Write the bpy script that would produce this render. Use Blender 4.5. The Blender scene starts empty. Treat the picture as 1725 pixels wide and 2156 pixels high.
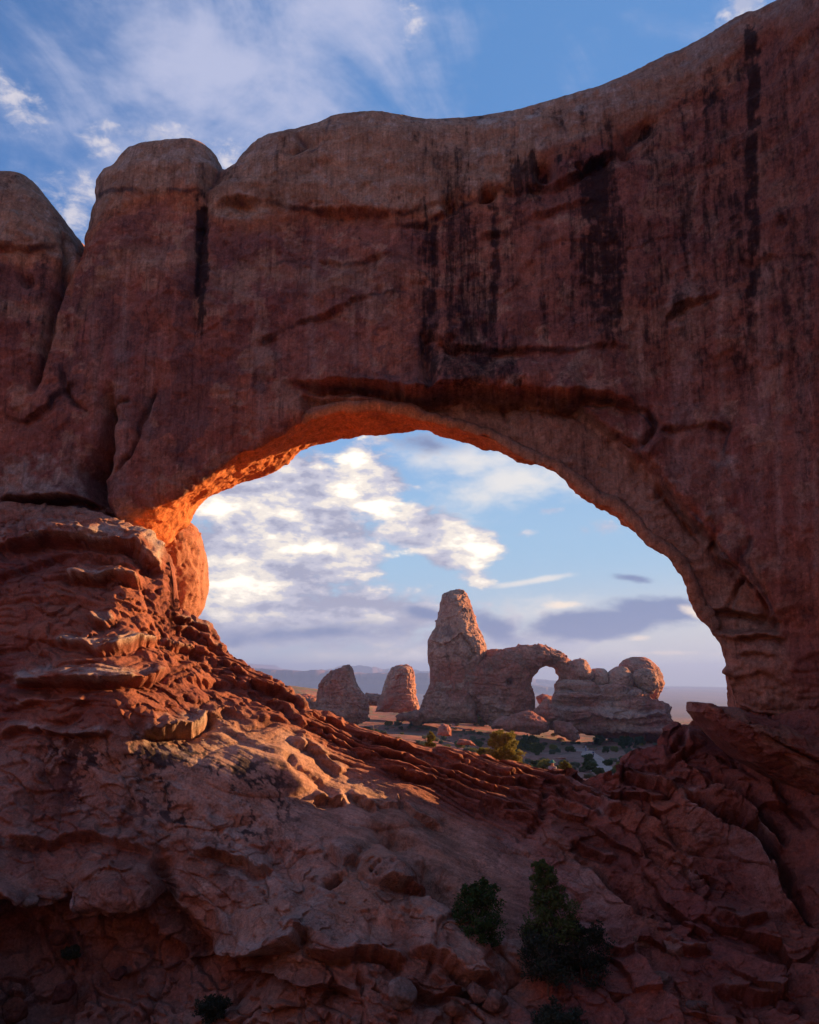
import bpy, math, random
import numpy as np
from mathutils import Vector, Matrix
# ------------------------------------------------------------------ camera, sky, sun, exposure
# Photo coordinates used for tracing: 1725 wide x 2156 high ("T pixels"); 24 mm lens on a 24 mm wide sensor.
F = 1725.0; CX = 862.5; CY = 1078.0; HOR = 1430.0
PITCH = math.atan((HOR-CY)/F)
SP, CP = math.sin(PITCH), math.cos(PITCH)
SUN_AZ = math.radians(65); SUN_EL = math.radians(14.0)
scene = bpy.context.scene
C = scene.collection
cam_d = bpy.data.cameras.new('camera'); cam = bpy.data.objects.new('camera', cam_d); C.objects.link(cam)
cam_d.sensor_fit = 'HORIZONTAL'; cam_d.sensor_width = 24.0; cam_d.lens = 24.0
cam_d.clip_start = 0.1; cam_d.clip_end = 60000
cam.location = (0, 0, 0); cam.rotation_euler = (math.pi/2+PITCH, 0, 0)
scene.camera = cam
scene.view_settings.view_transform = 'Standard'; scene.view_settings.look = 'None'
scene.view_settings.gamma = 1.0
scene.view_settings.exposure = 1.42
scene.cycles.max_bounces = 8; scene.cycles.diffuse_bounces = 6; scene.cycles.volume_bounces = 0
scene.cycles.use_denoising = True

class NT:
    """small node-tree writer"""
    def __init__(s, nt):
        s.nt = nt; nt.nodes.clear()
    def n(s, typ, **kw):
        nd = s.nt.nodes.new(typ)
        for k, v in kw.items(): setattr(nd, k, v)
        return nd
    def put(s, sock, v):
        if isinstance(v, bpy.types.NodeSocket): s.nt.links.new(v, sock)
        elif v is not None: sock.default_value = v
    def m(s, op, a, b=None, c=None, clamp=False):
        nd = s.n('ShaderNodeMath', operation=op); nd.use_clamp = clamp
        s.put(nd.inputs[0], a)
        if b is not None: s.put(nd.inputs[1], b)
        if c is not None: s.put(nd.inputs[2], c)
        return nd.outputs[0]
    def vm(s, op, a, b=None):
        nd = s.n('ShaderNodeVectorMath', operation=op); s.put(nd.inputs[0], a)
        if b is not None: s.put(nd.inputs[1], b)
        return nd.outputs[0]
    def sep(s, v):
        nd = s.n('ShaderNodeSeparateXYZ'); s.put(nd.inputs[0], v); return nd.outputs
    def comb(s, x, y, z):
        nd = s.n('ShaderNodeCombineXYZ')
        for i, v in enumerate((x, y, z)): s.put(nd.inputs[i], v)
        return nd.outputs[0]
    def noise(s, vec, scale, detail=4, rough=.55, dist=0, typ=None, lac=2.0):
        nd = s.n('ShaderNodeTexNoise'); s.put(nd.inputs['Vector'], vec)
        if typ: nd.noise_type = typ
        nd.inputs['Scale'].default_value = scale; nd.inputs['Detail'].default_value = detail
        nd.inputs['Roughness'].default_value = rough; nd.inputs['Distortion'].default_value = dist
        nd.inputs['Lacunarity'].default_value = lac
        return nd.outputs['Fac']
    def ramp(s, v, a, b, lo=0.0, hi=1.0, smooth=True):
        nd = s.n('ShaderNodeMapRange'); nd.interpolation_type = 'SMOOTHSTEP' if smooth else 'LINEAR'
        s.put(nd.inputs['Value'], v); s.put(nd.inputs['From Min'], a); s.put(nd.inputs['From Max'], b)
        s.put(nd.inputs['To Min'], lo); s.put(nd.inputs['To Max'], hi)
        return nd.outputs['Result']
    def mix(s, f, a, b, mode='MIX'):
        nd = s.n('ShaderNodeMix', data_type='RGBA', blend_type=mode)
        s.put(nd.inputs['Factor'], f); s.put(nd.inputs[6], a); s.put(nd.inputs[7], b)
        return nd.outputs[2]

def rgb(r, g, b): return (r, g, b, 1.0)

# ---- projection helpers: world <-> photo
def ray(x, y):
    """T pixel -> (X/Y, Z/Y) slopes"""
    x = np.asarray(x, float); y = np.asarray(y, float)
    a = (x-CX)/F; b = (CY-y)/F
    den = CP-b*SP
    return a/den, (SP+b*CP)/den
def at(x, y, Y):
    t, e = ray(x, y); return np.stack([t*Y, np.zeros_like(t)+Y, e*Y], -1)
def proj(P):
    X, Y, Z = P[..., 0], P[..., 1], P[..., 2]
    d = np.maximum(Y*CP+Z*SP, 1e-3)
    return CX+F*X/d, CY-F*(Z*CP-Y*SP)/d
def azel(x, y):
    a = (x-CX)/F; b = (CY-y)/F
    v = Vector((a, CP-b*SP, SP+b*CP)).normalized()
    return math.atan2(v.x, v.y), math.asin(v.z)

# ---- world: Nishita sky with procedural clouds placed by azimuth / elevation
def build_world():
    w = bpy.data.worlds.new('World'); scene.world = w; w.use_nodes = True
    N = NT(w.node_tree)
    sky = N.n('ShaderNodeTexSky', sky_type='NISHITA'); sky.sun_disc = False
    sky.sun_elevation = SUN_EL; sky.sun_rotation = SUN_AZ
    sky.altitude = 1500; sky.air_density = 1.0; sky.dust_density = 1.0; sky.ozone_density = 1.5
    D = N.n('ShaderNodeTexCoord').outputs['Generated']
    x, y, z = N.sep(D)
    az = N.m('ARCTAN2', x, y); el = N.m('ARCSINE', z)
    zs = N.m('MULTIPLY', z, 2.2)
    V = N.comb(x, y, zs)
    big = N.noise(V, 3.2, 5, .55)
    med = N.noise(V, 11, 9, .58, .15)
    fin = N.noise(V, 26, 7, .6, .2)
    V2 = N.vm('ADD', V, (-.02, 0, -.05)); med2 = N.noise(V2, 11, 9, .58, .15)   # the same field a little away from the light: cloud relief
    V3 = N.vm('ADD', V, (-.010, 0, -.022)); fin2 = N.noise(V3, 26, 7, .6, .2)
    rel = N.m('ADD', N.m('MULTIPLY', N.m('SUBTRACT', med, med2), 3.0), N.m('MULTIPLY', N.m('SUBTRACT', fin, fin2), 2.0))
    mm = N.m('SUBTRACT', med, .5); fm = N.m('SUBTRACT', fin, .5)
    lo = N.noise(V, 6.0, 4, .5); lm = N.m('SUBTRACT', lo, .5)
    edge = N.m('ADD', N.m('MULTIPLY', lm, 3.0), N.m('ADD', N.m('MULTIPLY', mm, 2.6), N.m('MULTIPLY', fm, 3.2)))
    def blob(px, py, rx, ry, rot=0, amp=1.0, k=1.0):
        a0, e0 = azel(px, py)
        cs = math.cos(e0)
        ra = rx/F; rb = ry/F
        c, s_ = math.cos(math.radians(rot)), math.sin(math.radians(rot))
        u = N.m('MULTIPLY', N.m('SUBTRACT', az, a0), cs); v = N.m('SUBTRACT', el, e0)
        uu = N.m('ADD', N.m('MULTIPLY', u, c/ra), N.m('MULTIPLY', v, s_/ra))
        vv = N.m('ADD', N.m('MULTIPLY', u, -s_/rb), N.m('MULTIPLY', v, c/rb))
        r2 = N.m('SQRT', N.m('ADD', N.m('MULTIPLY', uu, uu), N.m('MULTIPLY', vv, vv)))
        return N.m('MULTIPLY', N.m('SUBTRACT', .8, r2), amp)
    V4 = N.comb(x, y, N.m('MULTIPLY', z, 1.5)); sm_ = N.noise(V4, 45, 6, .62, .4)
    edge2 = N.m('ADD', N.m('MULTIPLY', N.m('SUBTRACT', sm_, .5), 5.0), N.m('MULTIPLY', fm, 4.0))
    def union(bl):
        d = bl[0]
        for b in bl[1:]: d = N.m('MAXIMUM', d, b)
        return d
    SC = SKY_SCALE
    base = N.vm('MULTIPLY', sky.outputs[0], SKY_TINT)
    def over(col, fac, c):
        return N.mix(fac, col, c)
    S = lambda r, g, b: (r*SC, g*SC, b*SC, 1)
    col = base
    # pale band of haze low on the horizon
    col = over(col, N.m('MULTIPLY', N.ramp(az, -.5, .25, .15, .75), N.ramp(y, -.3, .3)), S(.115, .285, .60))
    hz = N.ramp(el, .12, .42, .85, 0.0)
    col = over(col, hz, S(.40, .60, .78))
    col = over(col, N.ramp(el, .0, .13, .8, 0.0), S(.62, .62, .70))
    col = over(col, N.m('MULTIPLY', N.ramp(az, -.15, .4, .1, .55), N.ramp(el, .16, .02)), S(.95, .82, .66))
    # high thin cirrus
    Vc = N.comb(N.m('ADD', x, N.m('MULTIPLY', z, .5)), y, N.m('MULTIPLY', z, .8))
    ci = N.noise(Vc, 4.5, 8, .62, .9)
    cir = union([blob(500, 150, 620, 330, 15, 2.0), blob(350, 60, 400, 160, 20, 1.6), blob(60, 250, 260, 90, -35, .7), blob(1100, 80, 400, 160, 0, .35), blob(1500, 60, 200, 120, 30, .5), blob(300, 60, 300, 100, 0, .7)])
    cir = N.m('ADD', cir, N.m('ADD', N.m('MULTIPLY', N.m('SUBTRACT', ci, .5), 3.6), N.m('MULTIPLY', mm, 2.2)))
    up = N.ramp(el, .35, .6)
    col = over(col, N.ramp(cir, -.1, 1.7, 0, .85), S(.52, .55, .74))
    # cloud field all round the sky (mostly outside the picture), denser low down
    gen = N.m('ADD', N.m('MULTIPLY', N.m('SUBTRACT', big, .53), 3.0), N.m('MULTIPLY', mm, 1.6))
    away = N.m('MULTIPLY', N.ramp(y, .35, -.1), N.ramp(el, .02, .15))
    col = over(col, N.m('MULTIPLY', N.ramp(gen, -.1, .6, 0, .8), away), S(.66, .60, .62))
    # veils and streaks
    st = union([blob(1080, 1015, 260, 80, 14, 1.1), blob(980, 965, 240, 60, -5, .9), blob(1130, 1222, 120, 9, 8, 1.2), blob(1150, 1372, 380, 50, 0, 1.3), blob(1380, 1395, 220, 30, 0, 1.3), blob(720, 1385, 230, 22, 0, .9), blob(1130, 1290, 200, 40, 0, .6)])
    col = over(col, N.ramp(N.m('ADD', st, N.m('MULTIPLY', edge, .45)), -.25, .95, 0, .85), S(.92, .86, .80))
    # piled cumulus and its lavender under-deck, filling the left two thirds
    body = union([blob(600, 1060, 330, 150, 0, 1.6), blob(560, 1180, 340, 160, 0, 1.6), blob(760, 1030, 130, 130, 0, 1.6), blob(960, 1160, 140, 60, 0, 1.3), blob(1000, 1210, 55, 40, 0, 1.2), blob(640, 1300, 520, 90, 0, 1.5), blob(1060, 1350, 330, 50, 0, .8), blob(880, 1110, 110, 70, 0, 1.2)])
    hotb = union([blob(740, 1005, 72, 85, 0, 1.5), blob(795, 1075, 90, 44, 0, 1.3), blob(530, 1195, 120, 66, -12, 1.3), blob(480, 1240, 150, 46, 0, 1.1), blob(1010, 1160, 80, 34, 0, 1.4), blob(1005, 1212, 44, 32, 0, 1.4), blob(452, 1068, 60, 26, 0, 1.0), blob(640, 1155, 90, 24, 8, .9), blob(860, 1170, 60, 18, 0, .9), blob(790, 1150, 36, 22, 0, 1), blob(720, 1385, 160, 14, 0, .8), blob(900, 1370, 120, 12, 0, .7)])
    h_ = N.m('ADD', N.m('MULTIPLY', N.m('MAXIMUM', hotb, -.6), .75), N.m('ADD', N.m('MULTIPLY', edge, .52), N.m('MULTIPLY', rel, .85)))
    bc = N.mix(N.ramp(h_, -.75, -.15), S(.40, .40, .52), S(.62, .60, .69)); bc = N.mix(N.ramp(h_, -.15, .30), bc, S(.96, .86, .76)); bc = N.mix(N.ramp(h_, .30, 1.05), bc, S(1.55, 1.36, 1.10))
    soft_ = N.ramp(el, .10, .02); bc = N.mix(N.m('MULTIPLY', soft_, .6), bc, S(.64, .63, .72))
    col = over(col, N.ramp(N.m('ADD', body, N.m('MULTIPLY', edge, .55)), -.12, .42, 0, .97), bc)
    small = union([blob(1105, 1122, 34, 16, 0, 1.0), blob(1270, 1110, 60, 22, 0, .9), blob(1165, 1072, 30, 12, 0, .7), blob(1400, 1150, 40, 20, 0, .6), blob(345, 285, 80, 34, 12, 1.0), blob(215, 300, 50, 34, 30, .8), blob(165, 430, 75, 80, 35, 1.0), blob(475, 335, 40, 34, 0, .9), blob(872, 45, 22, 36, 15, .6), blob(1570, 10, 80, 34, 12, .9), blob(20, 200, 90, 40, -40, .7)])
    scol = N.mix(N.ramp(rel, -.2, .3), S(.52, .53, .66), S(.80, .74, .76))
    col = over(col, N.ramp(N.m('ADD', N.m('MAXIMUM', small, -1.2), N.m('MULTIPLY', edge2, .42)), -.05, .85, 0, .75), scol)
    # blue-grey bank low on the right and scraps
    dkb = union([blob(1290, 1312, 230, 44, 3, 1.6), blob(1380, 1288, 150, 40, 0, 1.5), blob(1030, 1318, 90, 34, -25, .9), blob(895, 1292, 70, 18, -12, .7), blob(1335, 1217, 52, 10, -8, .8), blob(900, 935, 80, 22, -5, .5), blob(640, 1335, 260, 20, 3, .5)])
    col = over(col, N.ramp(N.m('ADD', dkb, N.m('MULTIPLY', edge, .38)), -.25, .45, 0, .95), S(.20, .26, .45))
    rim = union([blob(1350, 1343, 60, 16, 0, 1), blob(1470, 1290, 55, 26, -20, 1), blob(1400, 1375, 160, 12, 0, .9), blob(1180, 1275, 70, 14, 0, .8)])
    col = over(col, N.ramp(N.m('ADD', rim, N.m('MULTIPLY', edge, .3)), .1, .6, 0, .9), S(1.15, .95, .75))
    bg = N.n('ShaderNodeBackground'); N.put(bg.inputs['Color'], col); bg.inputs['Strength'].default_value = SKY_STR
    out = N.n('ShaderNodeOutputWorld'); N.nt.links.new(bg.outputs[0], out.inputs[0])
SKY_STR = 0.06
SKY_SCALE = 6.6          # cloud colours are written relative to the bright sky
SKY_TINT = (.80, 1.12, 1.55)
build_world()

sun_d = bpy.data.lights.new('sun', 'SUN'); sun = bpy.data.objects.new('sun', sun_d); C.objects.link(sun)
sun_d.energy = 5.0; sun_d.angle = math.radians(0.5); sun_d.color = (1.0, .54, .23)
sdir = Vector((math.sin(SUN_AZ)*math.cos(SUN_EL), math.cos(SUN_AZ)*math.cos(SUN_EL), math.sin(SUN_EL)))
sun.rotation_euler = sdir.to_track_quat('Z', 'Y').to_euler()
sun.location = sdir*300

# ------------------------------------------------------------------ numeric helpers
rs = np.random.RandomState(7)
_TAB = rs.rand(64, 64, 64).astype(np.float32)
def vnoise(P):
    """value noise 0..1, P (n,3)"""
    out = np.empty(len(P), np.float32)
    for s in range(0, len(P), 400000):
        p = P[s:s+400000]; i = np.floor(p).astype(np.int64); f = (p-i).astype(np.float32); f = f*f*f*(f*(f*6-15)+10)
        i &= 63; j = (i+1) & 63
        x, y, z = f[:, 0], f[:, 1], f[:, 2]
        a = _TAB[i[:, 0], i[:, 1], i[:, 2]]*(1-x)+_TAB[j[:, 0], i[:, 1], i[:, 2]]*x
        b = _TAB[i[:, 0], j[:, 1], i[:, 2]]*(1-x)+_TAB[j[:, 0], j[:, 1], i[:, 2]]*x
        c = _TAB[i[:, 0], i[:, 1], j[:, 2]]*(1-x)+_TAB[j[:, 0], i[:, 1], j[:, 2]]*x
        d = _TAB[i[:, 0], j[:, 1], j[:, 2]]*(1-x)+_TAB[j[:, 0], j[:, 1], j[:, 2]]*x
        out[s:s+400000] = (a*(1-y)+b*y)*(1-z)+(c*(1-y)+d*y)*z
    return out
_R = np.array([[0.36, 0.48, -0.8], [-0.8, 0.6, 0], [0.48, 0.64, 0.6]])
def fbm(P, size, octv=4, gain=.5, off=0.0, st=(1, 1, 1)):
    """-1..1-ish fractal noise whose largest features are `size` metres"""
    p = P*np.array(st)/size+off; a = 1.0; s = 0; tot = 0
    for k in range(octv):
        s = s+a*(vnoise(p)*2-1); tot += a; a *= gain; p = p@_R.T*2.03+11.7
    return s/tot*1.6
def ridged(P, size, octv=4, gain=.5, off=0.0, st=(1, 1, 1)):
    p = P*np.array(st)/size+off; a = 1.0; s = 0; tot = 0
    for k in range(octv):
        s = s+a*(1-np.abs(vnoise(p)*2-1)*2); tot += a; a *= gain; p = p@_R.T*2.03+5.3
    return s/tot
def worley(P, size, off=0.0, st=(1, 1, 1)):
    """(F1, F2) distances in cells, id value"""
    n = len(P); F1 = np.full(n, 9., np.float32); F2 = np.full(n, 9., np.float32); idv = np.zeros(n, np.float32); TL = np.zeros(n, np.float32)
    for s in range(0, n, 300000):
        p = (P[s:s+300000]*np.array(st)/size+off).astype(np.float64); i = np.floor(p).astype(np.int64); f = (p-i).astype(np.float32)
        a = np.full(len(p), 9., np.float32); b = a.copy(); w = np.zeros(len(p), np.float32); tl = w.copy()
        for dx in (-1, 0, 1):
            for dy in (-1, 0, 1):
                for dz in (-1, 0, 1):
                    ii = i+np.array([dx, dy, dz])
                    q = ii & 63; q2 = (ii+29) & 63; q3 = (ii+43) & 63
                    jx = _TAB[q[:, 0], q[:, 1], q[:, 2]]; jy = _TAB[q2[:, 1], q2[:, 2], q2[:, 0]]; jz = _TAB[q3[:, 2], q3[:, 0], q3[:, 1]]
                    d = np.sqrt((dx+jx-f[:, 0])**2+(dy+jy-f[:, 1])**2+(dz+jz-f[:, 2])**2)
                    cl = d < a
                    b = np.where(cl, a, np.minimum(b, d)); w = np.where(cl, jx, w); tl = np.where(cl, (jy-.5)*(dx+jx-f[:, 0])*2+(jz-.5)*(dz+jz-f[:, 2])*2+(jx-.5)*(dy+jy-f[:, 1])*2, tl); a = np.where(cl, d, a)
        F1[s:s+300000] = a; F2[s:s+300000] = b; idv[s:s+300000] = w; TL[s:s+300000] = tl
    return F1, F2, idv, TL
def sst(a, b, x):
    t = np.clip((x-a)/(b-a), 0, 1); return t*t*(3-2*t)
def segdist(px, py, pts, closed=False):
    """distance, side (+1 = left of the running direction), param 0..1"""
    pts = np.array(pts, float)
    if closed: pts = np.vstack([pts, pts[:1]])
    best = np.full(px.shape, 1e9); side = np.ones(px.shape); par = np.zeros(px.shape)
    n = len(pts)-1
    for k in range(n):
        ax, ay = pts[k]; bx, by = pts[k+1]; dx, dy = bx-ax, by-ay; L = dx*dx+dy*dy+1e-9
        t = np.clip(((px-ax)*dx+(py-ay)*dy)/L, 0, 1)
        ex, ey = px-(ax+t*dx), py-(ay+t*dy); d = ex*ex+ey*ey
        m = d < best
        best = np.where(m, d, best); side = np.where(m, np.sign(dx*ey-dy*ex), side); par = np.where(m, (k+t)/n, par)
    return np.sqrt(best), side, par
def inside(px, py, pts):
    pts = np.array(pts, float); r = np.zeros(px.shape, bool); n = len(pts); j = n-1
    for i in range(n):
        xi, yi = pts[i]; xj, yj = pts[j]
        if yi != yj:
            r ^= ((yi > py) != (yj > py)) & (px < (xj-xi)*(py-yi)/(yj-yi)+xi)
        j = i
    return r
class SDF2:
    """signed distance (inside > 0) of a traced outline, on a raster"""
    def __init__(s, pts, x0, x1, y0, y1, step):
        s.x0, s.y0, s.step = x0, y0, step
        xs = np.arange(x0, x1+step, step); ys = np.arange(y0, y1+step, step)
        gx, gy = np.meshgrid(xs, ys, indexing='ij')
        d, _, _ = segdist(gx, gy, pts, True)
        s.g = np.where(inside(gx, gy, pts), d, -d).astype(np.float32)
    def __call__(s, px, py):
        u = np.clip((px-s.x0)/s.step, 0, s.g.shape[0]-1.001); v = np.clip((py-s.y0)/s.step, 0, s.g.shape[1]-1.001)
        i = u.astype(int); j = v.astype(int); a = u-i; b = v-j; g = s.g
        return (g[i, j]*(1-a)+g[i+1, j]*a)*(1-b)+(g[i, j+1]*(1-a)+g[i+1, j+1]*a)*b
def soft(px, py, pts, w):
    """soft mask of a polygon, w = edge width in px"""
    d, _, _ = segdist(px, py, pts, True)
    return sst(-w, w, np.where(inside(px, py, pts), d, -d))
def surface_nets(Fv, org, h):
    """naive surface nets; Fv < 0 is solid. returns verts, quads"""
    sh = Fv.shape; ins = Fv < 0
    c = np.zeros(tuple(n-1 for n in sh), np.uint8)
    sl = [slice(0, -1), slice(1, None)]
    for a in (0, 1):
        for b in (0, 1):
            for d in (0, 1): c += ins[sl[a], sl[b], sl[d]]
    act = (c > 0) & (c < 8)
    idx = np.argwhere(act); vid = np.full(act.shape, -1, np.int64); vid[act] = np.arange(len(idx))
    acc = np.zeros((len(idx), 3)); cnt = np.zeros(len(idx))
    corners = [(a, b, d) for a in (0, 1) for b in (0, 1) for d in (0, 1)]
    for A in corners:
        for ax in range(3):
            if A[ax]: continue
            B = list(A); B[ax] = 1
            ia = idx+np.array(A); ib = idx+np.array(B)
            fa = Fv[ia[:, 0], ia[:, 1], ia[:, 2]]; fb = Fv[ib[:, 0], ib[:, 1], ib[:, 2]]
            m = (fa < 0) != (fb < 0)
            t = np.where(m, fa/np.where(m, fa-fb, 1), 0)
            p = np.tile(np.array(A, float), (len(idx), 1)); p[:, ax] = t
            acc += p*m[:, None]; cnt += m
    V = (idx+acc/np.maximum(cnt, 1)[:, None])*h+np.array(org)
    Q = []
    for ax in range(3):
        o = [0, 1, 2]; o.remove(ax); u, v = o
        s0 = [slice(1, -1)]*3; s1 = [slice(1, -1)]*3
        s0[ax] = slice(0, -1); s1[ax] = slice(1, None)
        a = ins[tuple(s0)]; b = ins[tuple(s1)]
        for flip, mm in ((False, a & ~b), (True, ~a & b)):
            e = np.argwhere(mm)
            if not len(e): continue
            e[:, u] += 1; e[:, v] += 1
            def cell(du, dv):
                q = e.copy(); q[:, u] -= du; q[:, v] -= dv
                return vid[q[:, 0], q[:, 1], q[:, 2]]
            q = np.stack([cell(1, 1), cell(0, 1), cell(0, 0), cell(1, 0)], 1)
            if ax == 1: flip = not flip
            if flip: q = q[:, ::-1]
            Q.append(q)
    return V, np.vstack(Q)
def mesh_from(name, V, Q, smooth=True):
    me = bpy.data.meshes.new(name); k = Q.shape[1]
    me.vertices.add(len(V)); me.vertices.foreach_set('co', np.ascontiguousarray(V, np.float32).ravel())
    me.loops.add(Q.size); me.loops.foreach_set('vertex_index', np.ascontiguousarray(Q, np.int32).ravel())
    me.polygons.add(len(Q)); me.polygons.foreach_set('loop_start', np.arange(0, Q.size, k, dtype=np.int32))
    me.polygons.foreach_set('loop_total', np.full(len(Q), k, np.int32))
    me.polygons.foreach_set('use_smooth', np.full(len(Q), smooth))
    me.update(calc_edges=True); return me
def co(me):
    a = np.empty(len(me.vertices)*3, np.float32); me.vertices.foreach_get('co', a); return a.reshape(-1, 3).astype(np.float64)
def setco(me, V):
    me.vertices.foreach_set('co', np.ascontiguousarray(V, np.float32).ravel()); me.update()
def nrm(me):
    a = np.empty(len(me.vertices)*3, np.float32); me.vertex_normals.foreach_get('vector', a); return a.reshape(-1, 3).astype(np.float64)
def setcol(me, col, name='col', alpha=None):
    at_ = me.attributes.new(name, 'FLOAT_COLOR', 'POINT')
    c = np.ones((len(col), 4), np.float32); c[:, :3] = col
    if alpha is not None: c[:, 3] = alpha
    at_.data.foreach_set('color', c.ravel())
def subdiv(me, lv, simple=False):
    ob = bpy.data.objects.new('tmp', me); C.objects.link(ob)
    md = ob.modifiers.new('s', 'SUBSURF'); md.levels = lv; md.render_levels = lv
    if simple: md.subdivision_type = 'SIMPLE'
    dg = bpy.context.evaluated_depsgraph_get()
    out = bpy.data.meshes.new_from_object(ob.evaluated_get(dg)); bpy.data.objects.remove(ob); return out
def link(name, me, mat=None, parent=None, label=None, cat=None, group=None, kind=None):
    o = bpy.data.objects.new(name, me); C.objects.link(o)
    if mat is not None and me is not None:
        me.materials.clear(); me.materials.append(mat)
    if parent is not None: o.parent = parent
    if label: o['label'] = label
    if cat: o['category'] = cat
    if group: o['group'] = group
    if kind: o['kind'] = kind
    return o
def gridmesh(name, V, nu, nv):
    i = np.arange(nu*nv).reshape(nu, nv)
    Q = np.stack([i[:-1, :-1], i[1:, :-1], i[1:, 1:], i[:-1, 1:]], -1).reshape(-1, 4)
    return mesh_from(name, V, Q)
def wob(x, y, seed, k=1.0):
    """natural wander of a traced line"""
    P = np.stack([x, y, 0*x+seed], -1)
    return x+k*(7*fbm(P, 70, 3, .55, off=2.0)), y+k*(8*fbm(P, 70, 3, .55, off=9.0)+2.2*fbm(P, 12, 2, off=5.0))
def relief(px, py, line, lip, rec, wl, wr, fade=.12):
    """a ledge along a traced line: lip on its left/upper side, recess on the right/lower side (metres)"""
    L = np.array(line, float); m = max(wl, wr)*3.2
    sel = np.where((px > L[:, 0].min()-m) & (px < L[:, 0].max()+m) & (py > L[:, 1].min()-m) & (py < L[:, 1].max()+m))[0]
    out = np.zeros(len(px))
    if not len(sel): return out
    x, y = wob(px[sel], py[sel], L[0, 0])
    d, s, p = segdist(x, y, L)
    up = s < 0          # y grows downward: upper side of a left-to-right line
    e = np.clip(p/fade, 0, 1)*np.clip((1-p)/fade, 0, 1)
    e = e*np.exp(-np.where((p <= 0) | (p >= 1), d/6., 0))
    v = np.where(up, lip*np.exp(-(d/wl)**1.5), -rec*np.exp(-(d/wr)**1.3)); v = v*sst(-.5, 6, d)+(lip-rec)*.5*(1-sst(-.5, 6, d))
    out[sel] = v*e
    return out
def groove(px, py, line, dep, w, fade=.1, wobk=1.0):
    L = np.array(line, float); m = w*4
    sel = np.where((px > L[:, 0].min()-m) & (px < L[:, 0].max()+m) & (py > L[:, 1].min()-m) & (py < L[:, 1].max()+m))[0]
    out = np.zeros(len(px))
    if not len(sel): return out
    x, y = px[sel], py[sel]
    x, y = wob(x, y, L[0, 0], wobk)
    d, s, p = segdist(x, y, L)
    e = .35+.65*np.clip(p/fade, 0, 1)*np.clip((1-p)/fade, 0, 1)
    out[sel] = -dep*e*np.exp(-(d/w)**2)
    return out

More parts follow.
